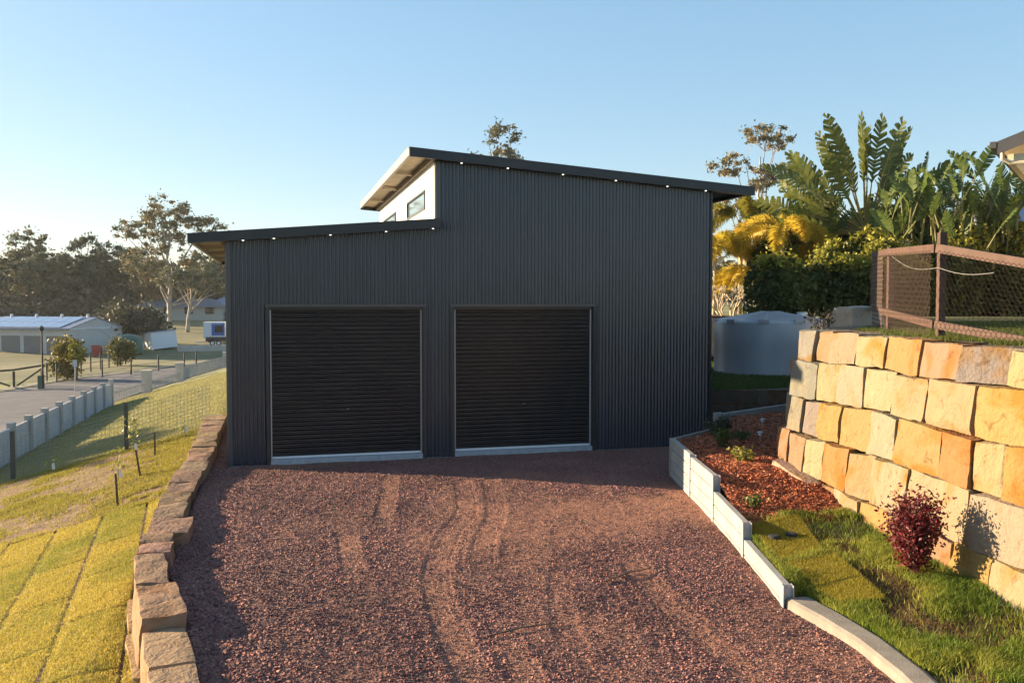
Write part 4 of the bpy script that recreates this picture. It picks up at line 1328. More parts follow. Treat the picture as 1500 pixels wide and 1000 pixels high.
# trees outside the frame on the left whose long shadows fall on the slope
for i, (x, y, H) in enumerate([(-44, 35, 13.0), (-52, 45, 12.0)]):
    gum('gum_tree', ['gum tree beyond the road out of view on the left', 'second gum tree further out of view on the left'][i], (x, y, -3.05), H, .25,
        [(0, 0, H*.8, 3.2, 3.2, 1.6), (1.5, 1, H*.6, 2.6, 2.6, 1.5)], 70+i, 26, 1800, .4, M['bark_pale'], GA, GB, clump_r=1.2, fork=.3)

# ------------------------------------------------------------------ palms and broad leaved plants on the terrace
def paddle(L_, Wd, droop, splits, rg, fold=.25, tip=.0, stalk=0.0, stalk_r=.03):
    """paddle leaf along +x, face up +z; blade made of side strips so that it can be torn. returns verts, faces, colour t"""
    v, f, c = [], [], []
    ns = 17
    def mid(s):
        return np.array([s*L_*(1-.12*droop*s), 0, -droop*L_*.42*s**2.2])
    for side in (-1, 1):
        for i in range(ns):
            s0, s1 = i/ns, (i+1)/ns
            gap = splits*(.25+.75*rg.random())*.62/ns
            wd = lambda s: Wd*.5*(math.sin(math.pi*min(1, s*.93+.06))**.55)
            a, b = mid(s0), mid(s1-gap*.15)
            oa, ob = wd(s0+.001), wd(s1)
            dr = (.10+splits*.35*rg.random())
            sweep = L_*(.04+.08*rg.random())
            pa = a + np.array([sweep, side*oa, -oa*dr + oa*fold*(1-splits)])
            pb = mid(s1-gap) + np.array([sweep, side*ob, -ob*dr + ob*fold*(1-splits)])
            n = len(v)
            v += [a, b, pb, pa]
            f.append((n, n+1, n+2, n+3) if side > 0 else (n, n+3, n+2, n+1))
            t = rg.random()
            c += [t*.6+.2, t*.6+.2, t, t]
    # midrib
    n = len(v)
    for s in np.linspace(0, 1, 6):
        p = mid(s); r_ = .022*(1-s)+.004
        v += [p+np.array([0, r_, .008]), p+np.array([0, -r_, .008])]; c += [2.0, 2.0]
    for i in range(5):
        f.append((n+2*i, n+2*i+1, n+2*i+3, n+2*i+2))
    return np.array(v), f, np.array(c)

def paddle_plant(name, label, cat, loc, specs, ca, cb, crib, group=None, trunk=None, seed=1):
    """specs: (base point, petiole dir, petiole len, blade len, width, droop, splits, roll)"""
    rg = np.random.default_rng(seed)
    t = thing(name, label, cat, loc, group)
    if trunk:
        MB().tube(trunk[0], trunk[1], 9).build('trunk', M['bark_cane'], t, smooth=True)
    ca, cb, crib = np.array(ca), np.array(cb), np.array(crib)
    for (bp, d, pl, bl, wd, dr, sp, roll) in specs:
        d = Vector(d).normalized(); bp = Vector(bp)
        tipp = bp + d*pl
        v, f, c = paddle(bl, wd, dr, sp, rg)
        x = d
        side = Vector((-.26, .97, 0)).cross(x)            # blade side vector seen broadside
        side = x.cross(Vector((0, 0, 1)))
        if side.length < .05: side = Vector((1, 0, 0))
        side.normalize()
        up = side.cross(x).normalized()
        rm = Matrix.Rotation(roll, 3, x)
        side = rm @ side; up = rm @ up
        Mx = np.array([list(x), list(side), list(up)])
        vw = v @ Mx + np.array(tipp)
        # petiole tube
        k = 5
        pv = []
        for s in (0, .5, 1):
            p = bp.lerp(tipp, s); r_ = .045*(1-.55*s)
            for j in range(k):
                a = 2*math.pi*j/k
                pv.append(p + side*r_*math.cos(a) + up*r_*math.sin(a))
        n0 = len(vw)
        fs = list(f)
        for s in range(2):
            for j in range(k):
                a = n0+s*k+j; b = n0+s*k+(j+1) % k
                fs.append((a, b, b+k, a+k))
        V = np.concatenate([vw, np.array([list(p) for p in pv])])
        tc = np.clip(c, 0, 1)[:, None]
        C_ = ca*(1-tc) + cb*tc
        C_[c > 1.5] = crib
        C_ = np.concatenate([C_, np.repeat(crib[None], len(pv), 0)])
        me = bpy.data.meshes.new('leaf')
        me.from_pydata([tuple(p) for p in V], [], fs)
        at = me.color_attributes.new('Col', 'FLOAT_COLOR', 'POINT')
        at.data.foreach_set('color', np.c_[C_, np.ones(len(C_))].astype(np.float32).ravel())
        me.update()
        link('leaf', me, M['leaf'], t)
    return t

# traveller's palm: a flat fan
rr = random.Random(5)
specs = []
fan = Vector((.966, -.258, 0))      # direction in which the fan spreads
fwd_ = Vector((-.258, -.966, 0))
nf_ = 46
for i in range(nf_):
    a = R(-92 + 184*i/(nf_-1)) + rr.uniform(-.07, .07)
    d = fan*math.sin(a) + Vector((0, 0, math.cos(a))) + fwd_*rr.uniform(-.22, .22)
    out = abs(math.sin(a))
    specs.append(((fan*math.sin(a)*.12 + Vector((0, 0, 3.1+.15*math.cos(a)))), d, 1.2+rr.uniform(-.4, .9), 2.15+rr.uniform(-.4, .5), (.64+rr.uniform(-.1, .12)),
                  .35+.5*out, min(1.0, .35+.5*rr.random()+.2*out), R(90)*(1 if i % 2 else -1)*.88 + rr.uniform(-.45, .45)))
# younger leaves in the middle standing upright and whole
specs.append(((0, 0, 3.2), fan*-.04+Vector((0, 0, 1)), 2.0, 2.4, .62, .10, .15, R(15)))
paddle_plant('travellers_palm', 'big fan shaped palm with torn paddle leaves standing above the hedge', 'palm', (22.8, 11.6, 2.6), specs,
             (.085, .115, .025), (.21, .215, .05), (.40, .32, .10), trunk=([(0, 0, -.2), (0, 0, 1.5), (0, 0, 3.2)], [.24, .2, .2]), seed=5)
# skirts of dead stalks at the fan's base
def strelitzia(loc, label, n, hgt, seed, spread=1.2):
    rr = random.Random(seed)
    sp = []
    for i in range(n):
        a = rr.uniform(-1, 1)*math.pi
        tilt = rr.uniform(.08, .75)
        d = Vector((math.cos(a)*math.sin(tilt), math.sin(a)*math.sin(tilt), math.cos(tilt)))
        b = Vector((rr.uniform(-1, 1)*spread*.5, rr.uniform(-1, 1)*spread*.5, hgt*rr.uniform(.25, .62)))
        sp.append((b, d, hgt*rr.uniform(.16, .28), hgt*rr.uniform(.17, .25), .40+rr.uniform(-.08, .12), rr.uniform(.15, .8), rr.uniform(0, .9), rr.uniform(-1.4, 1.4)))
    return paddle_plant('strelitzia', label, 'plant', loc, sp, (.06, .105, .024), (.125, .165, .038), (.24, .23, .08), 'paddle leaved plants by the hedge',
                        trunk=([(0, 0, -.2), (.1, 0, hgt*.3), (0, .1, hgt*.55)], [.14, .12, .09]), seed=seed)
strelitzia((24.4, 8.2, 2.6), 'large glossy paddle leaved plant right of the fan palm below the roof corner', 60, 5.7, 11, 2.6)
strelitzia((26.0, 8.6, 2.6), 'shorter paddle leaved plant at the right picture edge', 34, 4.3, 12, 2.0)
strelitzia((23.0, 9.4, 2.6), 'paddle leaved plant wedged between the fan palm and the tallest clump', 44, 5.0, 13, 2.2)
strelitzia((21.0, 12.6, 2.6), 'dark paddle leaved plant in the lower left of the fan palm', 40, 4.3, 14, 2.6)

def foxtail(loc, H, nfr, L_, seed, label, ca=(.40, .34, .04), cb=(.78, .56, .08)):
    rg = np.random.default_rng(seed); rr = random.Random(seed)
    t = thing('foxtail_palm', label, 'palm', loc, 'golden palms beside the shed')
    mb = MB().tube([(0, 0, -.2), (.05, 0, H*.5), (0, .05, H)], [.10, .085, .075], 8)
    mb.build('trunk', M['bark_cane'], t, smooth=True)
    for k in range(nfr):
        a = k*2.4 + rr.uniform(-.3, .3); el = rr.uniform(.35, 1.15)
        dirh = np.array([math.cos(a), math.sin(a), 0])
        # rachis: rises then arches over
        ns = 26
        s = np.linspace(0, 1, ns)
        th = el*(1-s) - 1.15*s
        step = L_/ns
        px = np.cumsum(np.cos(th))*step; pz = np.cumsum(np.sin(th))*step
        P = dirh[None]*px[:, None] + np.array([0, 0, H])[None] + np.c_[0*pz, 0*pz, pz]
        m = 24
        Pp = np.repeat(P[4:], m, 0); n = len(Pp)
        tang = np.repeat((np.gradient(P, axis=0)/step)[4:], m, 0)
        r_ = rg.normal(size=(n, 3)); r_ -= tang*(r_*tang).sum(1)[:, None]; r_ /= np.linalg.norm(r_, axis=1)[:, None]
        ss = np.repeat(s[4:], m)
        ll = .46*np.sin(np.pi*np.clip(ss*.9+.08, 0, 1))**.6*(.75+.4*rg.random(n))
        tip = Pp + (r_*.85 + tang*.5)*ll[:, None] + np.array([0, 0, -.22])*ll[:, None]
        wv = np.cross(r_, tang)*.024
        mid = (Pp+tip)/2 + np.array([0, 0, .06])*ll[:, None]
        co = np.stack([Pp, mid+wv, tip, mid-wv], 1).reshape(-1, 3)
        b = np.arange(n)[:, None]*4
        ff = np.concatenate([b+np.array([0, 1, 2]), b+np.array([0, 2, 3])], 0)
        tt = np.clip(rg.random(n)*.7 + .3*rr.random(), 0, 1)[:, None]
        c = np.array(ca)*(1-tt) + np.array(cb)*tt
        np_mesh('frond', co, ff, M['leaf'], t, np.repeat(c, 4, 0))
    return t
foxtail((17.6, 13.8, 2.6), 2.5, 10, 2.3, 31, 'golden feathery palm nearest to the shed corner')
foxtail((19.6, 12.2, 2.6), 3.1, 12, 2.5, 32, 'tallest golden feathery palm, in the middle of the palm group')
foxtail((21.2, 12.0, 2.6), 2.2, 11, 2.0, 33, 'low golden feathery palm touching the top of the hedge')
foxtail((18.6, 12.4, 2.6), 1.3, 10, 1.9, 35, 'lowest golden palm with drooping plumes in front of the group')
foxtail((19.6, 15.4, 2.6), 3.9, 10, 2.5, 34, 'greener feathery palm behind the golden ones', (.16, .17, .025), (.34, .28, .045))

# hedges
def hedge(label, blobs, n, lsize, ca, cb, seed, tipc=(.26, .24, .03), loc=(0, 0, 0)):
    rg = np.random.default_rng(seed)
    t = thing('hedge', label, 'hedge', loc)
    core = MB()
    P = []
    for (cx, cy, cz, rx, ry, rz) in blobs:
        vol = (rx*ry*rz)**.667
        d = rg.normal(size=(int(n*vol/sum((b[3]*b[4]*b[5])**.667 for b in blobs)), 3)); d /= np.linalg.norm(d, axis=1)[:, None]
        d[:, 2] = np.abs(d[:, 2])*np.where(rg.random(len(d)) < .68, 1, -1)
        nse = .70 + .58*vnoise(d[:, 0]*4+cx*3+20, d[:, 1]*4+d[:, 2]*5+20) - .2*rg.random(len(d))**2
        P.append(np.array([cx, cy, cz]) + d*nse[:, None]*np.array([rx, ry, rz]))
        # branches
        for k in range(8):
            a = k*.8
            core.tube([(cx, cy, cz-rz*.9), (cx+rx*.4*math.cos(a), cy+ry*.4*math.sin(a), cz), (cx+rx*.75*math.cos(a), cy+ry*.75*math.sin(a), cz+rz*.5)], [.05, .03, .01], 4, cap=False)
    P = np.concatenate(P)
    core.build('branches', M['bark_dark'], t)
    bias = np.clip((fbm(P[:, 0]*1.5+P[:, 2], P[:, 1]*1.5+P[:, 2]*1.3)-.42)*3+.4, 0, 1)
    leaf_obj('foliage', P, lsize*(.7+.6*rg.random(len(P))), ca, cb, rg, M['leaf'], t, bias=bias)
    # leaf tips above the top, their sunlit yellow painted into the colour
    topz = P[:, 2] > np.quantile(P[:, 2], .80)
    Q = P[topz][::6]
    Q = np.repeat(Q, 5, 0) + rg.normal(size=(len(Q)*5, 3))*np.array([.08, .08, .10]) + np.array([0, 0, .10])
    leaf_obj('sunlit_tips', Q, lsize*.9, tipc, tuple(c*1.35 for c in tipc), rg, M['leaf'], t)
    return t
hb = [(15.6+.62*i + .1*math.sin(i*5), 6.5-.12*i, 3.2+.05*i, .62+.22*abs(math.sin(i*1.9)), .75, 1.0+.28*math.sin(i*2.3+.5)) for i in range(8)]
hedge('dense dark green clipped hedge with sunlit yellow tips behind the water tank', hb, 30000, .085, (.055, .08, .02), (.13, .155, .036), 41)
hb = [(19.8+.95*i, 9.0-.22*i+.3*math.sin(i*3), 3.55+.3*math.sin(i*1.7)+.02*i, 1.0+.25*math.sin(i*2.9), .9, (1.35 if i < 4 else 1.75)+.3*math.sin(i*1.3)) for i in range(9)]
hedge('long loose hedge with sunlit yellow green tips behind the timber and wire fence', hb, 34000, .11, (.055, .076, .022), (.13, .15, .036), 42)

hb = [(20.6, 13.4, 4.2, 1.5, 1.0, 2.2), (22.0, 13.6, 4.6, 1.4, 1.0, 2.6), (23.8, 12.4, 4.6, 1.5, 1.0, 2.4), (25.4, 11.0, 4.2, 1.5, 1.0, 2.0), (27.4, 10.0, 4.0, 1.5, 1.0, 1.9)]
hedge('tall loose dark shrubbery filling the gaps behind the fan palm', hb, 16000, .17, (.045, .062, .018), (.10, .12, .03), 43, tipc=(.14, .15, .03))

# bare forking shrub
def bare_shrub(loc, label, seed, n=9, h=1.5):
    rr = random.Random(seed)
    t = thing('bare_shrub', label, 'shrub', loc)
    mb = MB()
    def br(p, d, l, r_, dep):
        q = p + d*l
        mb.tube([p, p.lerp(q, .5)+Vector((rr.uniform(-1, 1), rr.uniform(-1, 1), 0))*.03, q], [r_, r_*.85, r_*.7], 5)
        if dep:
            for k in range(rr.choice((2, 3))):
                nd = (d + Vector((rr.uniform(-1, 1), rr.uniform(-1, 1), rr.uniform(-.1, .8)))*.7).normalized()
                br(q, nd, l*.72, r_*.7, dep-1)
    for k in range(n):
        a = k*2.4
        br(Vector((.3*math.cos(a), .3*math.sin(a), 0)), Vector((math.cos(a)*.7, math.sin(a)*.7, 1)).normalized(), h*.4, .05, 3)
    mb.build('branches', M['bark_cane'], t, smooth=True)
    return t
bare_shrub((16.7, 10.6, 2.3), 'leafless forking pale shrub between the tank and the palms', 3, 12, 1.5)
# rocks on the bank
for i, (x, y, z, s, lb) in enumerate([(15.9, 10.9, 2.2, .75, 'sandstone boulder on the bank below the palms, nearest to the shed'), (17.2, 10.6, 2.2, .65, 'sandstone boulder on the bank behind the top of the water tank'),
                                      (15.7, 10.6, 1.5, .6, 'lower sandstone boulder on the bank beside the shed corner')]):
    o = stone('boulder', [(x-s, y-s*.6, z-s*.6), (x+s, y-s*.7, z-s*.6), (x+s, y+s*.6, z-s*.6), (x-s, y+s*.6, z-s*.6), (x-s*.8, y-s*.4, z+s*.5), (x+s*.7, y-s*.5, z+s*.6), (x+s*.7, y+s*.4, z+s*.5), (x-s*.7, y+s*.4, z+s*.5)],
              M['sandstone'], None, (.46, .36, .24), cuts=4, rnd=.3, amp=.08, nf=1.2, seed=i+200)
    tag(o, lb, 'boulder', 'boulders on the bank')
o = stone('boulder', [(11.15, -3.75, 2.5), (12.05, -3.6, 2.5), (12.05, -3.0, 2.5), (11.15, -3.0, 2.5), (11.2, -3.68, 2.97), (11.98, -3.55, 3.03), (11.98, -3.05, 3.03), (11.25, -3.05, 3.0)], M['sandstone_brown'], None, (.40, .31, .23), cuts=5, rnd=.14, amp=.03, seed=77)
tag(o, 'squared weathered sandstone boulder lying on top of the wall left of the timber fence', 'boulder')

# ------------------------------------------------------------------ tank, tank terrace
sheet('tank_terrace', [(10.75, 1.25), (11.6, .95), (12.8, .75), (16, 1.2), (20.5, 1.5), (20.5, 11), (14, 12.5), (10.75, 13.2)], 1.0, M['soil'], skirt=1.4)
n = 60000
X = 10.9 + 8.5*rng.random(n); Y = 1.1 + 9.5*rng.random(n)**1.3
Xa = blades('terrace_grass', X, Y, np.full(n, 1.0), .06, .022, (.045, .10, .02), (.09, .14, .03), lean=1.2, bend=False)
Xa['label'] = 'short green grass around the water tank'
tw = thing('dark_stone_wall', 'low dark stacked stone wall below the grass of the water tank', 'retaining wall', (0, 0, 0))
pts_ = [(10.62, 1.2), (11.5, .88), (12.3, .7), (13.2, .72), (14.3, .9)]
for row in range(3):
    z0 = -.1 + row*.37
    t = 0
    A_ = np.array(pts_); S_ = np.r_[0, np.cumsum(np.linalg.norm(np.diff(A_, axis=0), axis=1))]
    at_ = lambda s: Vector((np.interp(s, S_, A_[:, 0]), np.interp(s, S_, A_[:, 1]), 0))
    s = -.2*(row % 2); i = 0
    while s < S_[-1]-.3:
        L_ = .85 + .25*((i*3+row) % 3)
        a, b = at_(max(0, s)+.01), at_(min(S_[-1], s+L_)-.01)
        up = Vector((0, .03*row, 0)); bk = Vector((0, .4, 0))
        e = lambda p, z: p + up + Vector((0, 0, z))
        stone('stone', [e(a, z0+.01), e(b, z0+.01), e(b+bk, z0+.01), e(a+bk, z0+.01), e(a, z0+.36), e(b, z0+.36), e(b+bk, z0+.36), e(a+bk, z0+.36)], M['dark_block'], tw,
              random.Random(i*7+row).choice([(.10, .075, .055), (.13, .10, .075), (.09, .07, .055)]), cuts=2, rnd=.15, amp=.03, seed=300+i+row*9)
        s += L_; i += 1
tk = thing('water_tank', 'round squat blue grey rainwater tank on the grass beside the shed', 'water tank', (15.2, 5.75, 1.0))
RT, HT = 1.62, 1.55
MB().lathe([(RT, 0), (RT+.01, .03), (RT, .06), (RT, .8), (RT, HT-.08), (RT-.015, HT-.03), (RT-.06, HT)], 64).build('shell', M['tank'], tk, smooth=True)
mb = MB()
# roof cone with raised radial ribs
k = 96
prof = [(RT-.06, HT), (RT-.10, HT+.01), (RT*.5, HT+.13), (.32, HT+.22), (.28, HT+.24), (0.001, HT+.25)]
n0 = 0
for (r_, z) in prof:
    for j in range(k):
        a = 2*math.pi*j/k
        rib = .035 if (j % 12) in (0, 1, 2) and .2 < r_ < RT-.07 else 0
        mb.v.append((r_*math.cos(a), r_*math.sin(a), z+rib))
for i in range(len(prof)-1):
    for j in range(k):
        a = i*k+j; b = i*k+(j+1) % k
        mb.f.append((a, b, b+k, a+k))
mb.build('roof', M['tank'], tk)
for j in range(10):
    a = 2*math.pi*j/10 + .3
    c, s = math.cos(a), math.sin(a)
    MB().beam(((RT-.16)*c, (RT-.16)*s, HT-.01), ((RT+.02)*c, (RT+.02)*s, HT-.01), .30, .10).build('lug', M['tank'], tk)
MB().tube([(.9, -.3, HT+.1), (.9, -.3, HT+.24)], .16, 14).build('inlet', M['alu'], tk)
MB().lathe([(RT+.25, -.06), (RT+.25, .0), (RT-.05, .004)], 48).build('base_ring', M['concrete'], tk)

# ------------------------------------------------------------------ timber and chicken wire fence on the wall
fz = 2.6
tf = thing('timber_fence', 'red brown timber post and rail fence with chicken wire on top of the sandstone wall', 'fence', (0, 0, 0))
FP = [(12.05, -3.25, 4.0), (10.57, -5.54, 3.97), (9.12, -8.37, 3.97), (9.2, -10.6, 3.55), (9.25, -13.2, 3.3)]
RU = [3.98, 3.89, 3.77, 3.36, 3.1]; RLo = [3.0, 2.93, 2.80, 2.47+.08, 2.4+.1]
for i, (x, y, z) in enumerate(FP):
    MB().beam((x, y, fz-.5), (x, y, z), .085, .085, up=(.3, 1, 0)).build('post', M['rust_wood'], tf)
for i in range(len(FP)-1):
    a, b = Vector(FP[i]), Vector(FP[i+1])
    d = Vector((b.x-a.x, b.y-a.y, 0)).normalized(); nr = Vector((d.y, -d.x, 0))
    if nr.x > 0: nr = -nr
    o_ = nr*.075
    for zz in (RU, RLo):
        MB().beam((a.x+o_.x, a.y+o_.y, zz[i]), (b.x+o_.x, b.y+o_.y, zz[i+1]), .045, .11 if zz is RU else .10).build('rail', M['rust_wood'], tf)
    # hexagonal wire
    mb = MB()
    L_ = math.hypot(b.x-a.x, b.y-a.y)
    hw = .075; hh_ = .065
    n2 = nr*.105
    def P(s, z):
        t = s/L_
        zl = fz - .02
        return Vector((a.x + (b.x-a.x)*t, a.y + (b.y-a.y)*t, 0)) + n2 + Vector((0, 0, zl + z + ((RU[i]-3.77)*(1-t) + (RU[i+1]-3.77)*t)*(z/1.2)))
    def wire(p, q):
        n = len(mb.v)
        w = .0019
        dd = (q-p).normalized(); s1 = nr*w; s2 = dd.cross(nr).normalized()*w
        for c in (p, q):
            mb.v.extend([tuple(c+s1), tuple(c-s1*.5+s2), tuple(c-s1*.5-s2)])
        mb.f.extend([(n, n+1, n+4, n+3), (n+1, n+2, n+5, n+4), (n+2, n, n+3, n+5)])
    nc, nr_ = int(L_/hw), int(1.2/hh_)
    for r_ in range(nr_):
        z0 = r_*hh_
        for c in range(nc):
            s0 = (c + (.5 if r_ % 2 else 0))*hw
            if s0+hw > L_: continue
            # hexagon row: twist (vertical) and two slanted strands
            wire(P(s0, z0), P(s0, z0+hh_*.45))
            wire(P(s0, z0+hh_*.45), P(s0+hw*.5, z0+hh_))
            if s0 > hw*.5:
                wire(P(s0, z0+hh_*.45), P(s0-hw*.5, z0+hh_))
    kind(mb.build('chicken_wire', M['wire'], tf), 'stuff')
# sagging white cord on the fence
pts_ = []
for s in np.linspace(0, 1, 16):
    a, b = Vector((10.45, -5.7, 3.83)), Vector((9.0, -8.45, 3.52))
    p = a.lerp(b, s); p.z -= .10*math.sin(math.pi*s)
    pts_.append(p)
for s in np.linspace(0, 1, 12)[1:]:
    a, b = Vector((9.0, -8.45, 3.52)), Vector((9.05, -9.3, 3.43))
    p = a.lerp(b, s); p.z -= .05*math.sin(math.pi*s)
    pts_.append(p)
tag(MB().tube([tuple(p) for p in pts_], .003, 5).build('cord', M['rope']), 'thin white cord sagging along the timber fence', 'cord')
# grass on the terrace behind the fence
n = 120000
X = 8.75 + 9.5*rng.random(n)**1.5; Y = -12.5 + 12*rng.random(n)
k = in_poly(X, Y, TERR) & ~((X < 9.6) & (Y > -7.4)) & ~(Y > X*1.2 - 17.5)
X, Y = X[k], Y[k]
o = blades('terrace_lawn_grass', X, Y, np.full(len(X), 2.6), .07, .014, (.06, .10, .02), (.15, .15, .03), lean=1.2, bend=False)
o['label'] = 'green lawn grass on the terrace behind the timber fence'
# ------------------------------------------------------------------ neighbour's house, upper right
hs = thing('house', 'neighbouring house whose dark roof corner and cream eave show at the top right', 'house', (18.3, .5, 2.6), rz=-.873)
sl = .36
mb = MB()
# gable roof: eave at x=0, ridge at x=6
ev = 4.45
def rz_(x): return ev + sl*(x if x <= 6 else 12-x)
for (x0, x1) in ((0, 6), (6, 12)):
    mb = MB().hexa([(x0, 0, rz_(x0)-.05), (x1, 0, rz_(x1)-.05), (x1, 9, rz_(x1)-.05), (x0, 9, rz_(x0)-.05), (x0, 0, rz_(x0)), (x1, 0, rz_(x1)), (x1, 9, rz_(x1)), (x0, 9, rz_(x0))])
    mb.build('roof', M['dark_roof'], hs)
    MB().hexa([(x0+.02, -.03, rz_(x0)-.30), (x1, -.03, rz_(x1)-.30), (x1, -.002, rz_(x1)-.30), (x0+.02, -.002, rz_(x0)-.30), (x0+.02, -.03, rz_(x0)+.02), (x1, -.03, rz_(x1)+.02), (x1, -.002, rz_(x1)+.02), (x0+.02, -.002, rz_(x0)+.02)]).build('barge_board', M['dark_roof'], hs)
    MB().hexa([(x0+.05, 0.01, rz_(x0)-.12), (x1, .01, rz_(x1)-.12), (x1, 8.9, rz_(x1)-.12), (x0+.05, 8.9, rz_(x0)-.12), (x0+.05, .01, rz_(x0)-.07), (x1, .01, rz_(x1)-.07), (x1, 8.9, rz_(x1)-.07), (x0+.05, 8.9, rz_(x0)-.07)]).build('soffit', M['cream'], hs)
MB().box((-.14, -.04, ev-.14), (0.0, 9.0, ev+.02)).build('gutter', M['dark_roof'], hs)
MB().box((.22, .25, ev-.52), (11.8, .40, ev-.28)).build('tie_beam', M['cream'], hs)
MB().box((.22, .40, ev-.52), (.37, 8.8, ev-.28)).build('tie_beam', M['cream'], hs)
MB().tube([(.12, .12, ev-.14), (.12, .12, ev-.40), (.30, .20, ev-.5), (1.6, .3, ev-.56)], .055, 8).build('downpipe', M['cream'], hs)
MB().box((1.75, .20, -.1), (1.90, .35, ev-.28)).build('verandah_post', M['cream'], hs)
MB().box((3.0, 2.0, -.1), (11.0, 8.6, ev-.1)).build('wall', M['beige_wall'], hs)
wn_ = MB().box((4.2, 1.97, .9), (6.0, 2.03, 2.2)).build('window', M['trim'], hs)
MB().box((4.27, 1.955, .97), (5.93, 1.969, 2.13)).build('pane', M['glass'], wn_)
bh = thing('far_house', 'blue grey roofed house half hidden behind the paddle leaved plants at the right edge', 'house', (39.5, 20.5, 2.5))
MB().box((-2, 0, -.2), (12, 7, 4.6)).build('wall', M['far_wall'], bh)
MB().hexa([(-2.5, -.5, 4.6), (12.5, -.5, 4.6), (12.5, 7.5, 4.6), (-2.5, 7.5, 4.6), (0, 2.9, 6.4), (10, 2.9, 6.4), (10, 4.1, 6.4), (0, 4.1, 6.4)]).build('roof', M['roof_blue'], bh)

# ------------------------------------------------------------------ small plants
def leafy(name, label, cat, loc, H, Rr, n, ls, ca, cb, seed, group=None, stems=8, m='leaf', up=.3, hang=.15):
    rg = np.random.default_rng(seed); rr = random.Random(seed)
    t = thing(name, label, cat, loc, group)
    mb = MB(); P = []
    for k in range(stems):
        a = k*2.4 + rr.uniform(-.3, .3); sp = rr.uniform(.25, 1.0)
        tp = Vector((math.cos(a)*Rr*sp, math.sin(a)*Rr*sp, H*rr.uniform(.62, 1.0)*(1-.25*sp)))
        md = Vector((tp.x*.35, tp.y*.35, tp.z*.5))
        mb.tube([(0, 0, -.03), md, tp], [.012*H+.003, .008*H+.002, .003], 4, cap=False)
        q = n//stems
        s = rg.random(q)**.7
        base_ = np.array([list(Vector((0, 0, 0)).lerp(md, v*2) if v < .5 else md.lerp(tp, v*2-1)) for v in (.18+.85*s)])
        P.append(base_ + rg.normal(size=(q, 3))*Rr*.22*np.array([1, 1, .8]))
    P = np.concatenate(P)
    P[:, 2] = np.abs(P[:, 2])+.01
    mb.build('stems', M['bark_dark'], t)
    leaf_obj('foliage', P, ls*(.7+.6*rg.random(len(P))), ca, cb, rg, M[m], t, up=up)
    return t
leafy('red_shrub', 'crimson leaved shrub growing in front of the sandstone wall', 'shrub', (7.36, -10.12, .2), 1.0, .28, 4600, .026, (.085, .012, .018), (.25, .045, .045), 81, stems=36)
leafy('small_shrub', 'dark grey green shrub at the shed corner in the mulch bed', 'shrub', (8.75, -3.3, .6), .42, .26, 900, .035, (.035, .05, .03), (.07, .085, .05), 82, 'young plants in the mulch bed')
leafy('small_shrub', 'green feathery young plant below the dark shrub in the shaded mulch', 'shrub', (8.25, -4.3, .6), .36, .18, 500, .03, (.05, .09, .025), (.11, .14, .04), 83, 'young plants in the mulch bed')
leafy('small_shrub', 'low green tuft in the shaded mulch near the far concrete beam', 'shrub', (9.0, -3.6, .6), .2, .2, 300, .03, (.05, .09, .025), (.1, .13, .04), 84, 'young plants in the mulch bed')
leafy('small_shrub', 'yellow green spiky young plant in the middle of the mulch', 'shrub', (7.95, -5.5, .58), .24, .20, 260, .035, (.17, .18, .03), (.32, .28, .06), 85, 'young plants in the mulch bed')
leafy('small_shrub', 'tiny green plant in the sunlit mulch next to the turf', 'shrub', (6.95, -7.6, .4), .16, .13, 200, .026, (.08, .12, .03), (.16, .17, .04), 86, 'young plants in the mulch bed')
leafy('small_shrub', 'dark twiggy plant overhanging the left end of the sandstone wall', 'shrub', (9.35, -5.45, 2.62), .35, .4, 160, .035, (.04, .045, .03), (.07, .06, .04), 87, None, stems=9)
# solar garden lights in the mulch
def garden_light(x, y, z, label):
    t = thing('garden_light', label, 'garden light', (x, y, z), 'small garden lights in the mulch')
    t.scale = (.65, .65, .65)
    MB().tube([(0, 0, -.05), (0, 0, .16)], .012, 8).build('stake', M['galv'], t)
    MB().lathe([(.001, .14), (.045, .15), (.055, .22), (.001, .22)], 16).build('lamp_body', M['white_paint'], t, smooth=True)
    MB().lathe([(.085, .22), (.085, .235), (.05, .26), (.001, .265)], 18).build('cap', M['galv'], t)
garden_light(10.3, -2.15, .6, 'small garden light standing at the far end of the mulch bed')
garden_light(9.3, -3.75, .6, 'small garden light in the shaded mulch closest to the wall corner')
# dropped sticks on the gravel
for i, (x, y, l, a_, lb) in enumerate([(1.95, -5.3, .32, .15, 'short dark stick lying on the gravel in front of the left door'), (2.75, -10.1, .75, .22, 'long thin twig lying on the gravel near the bottom of the picture'), (4.35, -8.9, .8, .45, 'thin bent twig lying on the gravel towards the kerb')]):
    z = float(gravel_h(np.array([x]), np.array([y]))[0][0]) + .025
    d = Vector((math.cos(a_), math.sin(a_), 0))*l
    tag(MB().tube([(x, y, z), (x+d.x*.5, y+d.y*.5+.02, z+.015), (x+d.x, y+d.y, z)], [.008, .009, .005], 5).build('stick', M['brown_timber']), lb, 'stick', 'sticks on the gravel')
# two dark valve lids and a pale one in the turf piece
for i, (x, y, lb) in enumerate([(6.62, -8.62, 'dark round valve lid in the turf next to the sleeper wall'), (6.86, -8.60, 'second dark round valve lid, closer to the sandstone wall')]):
    z = float(lawn_z(x, y))
    tag(MB().lathe([(.07, .0), (.07, .075), (.05, .085), (.001, .085)], 14, (x, y, z)).build('valve_lid', M['rubber']), lb, 'lid', 'valve lids in the turf')

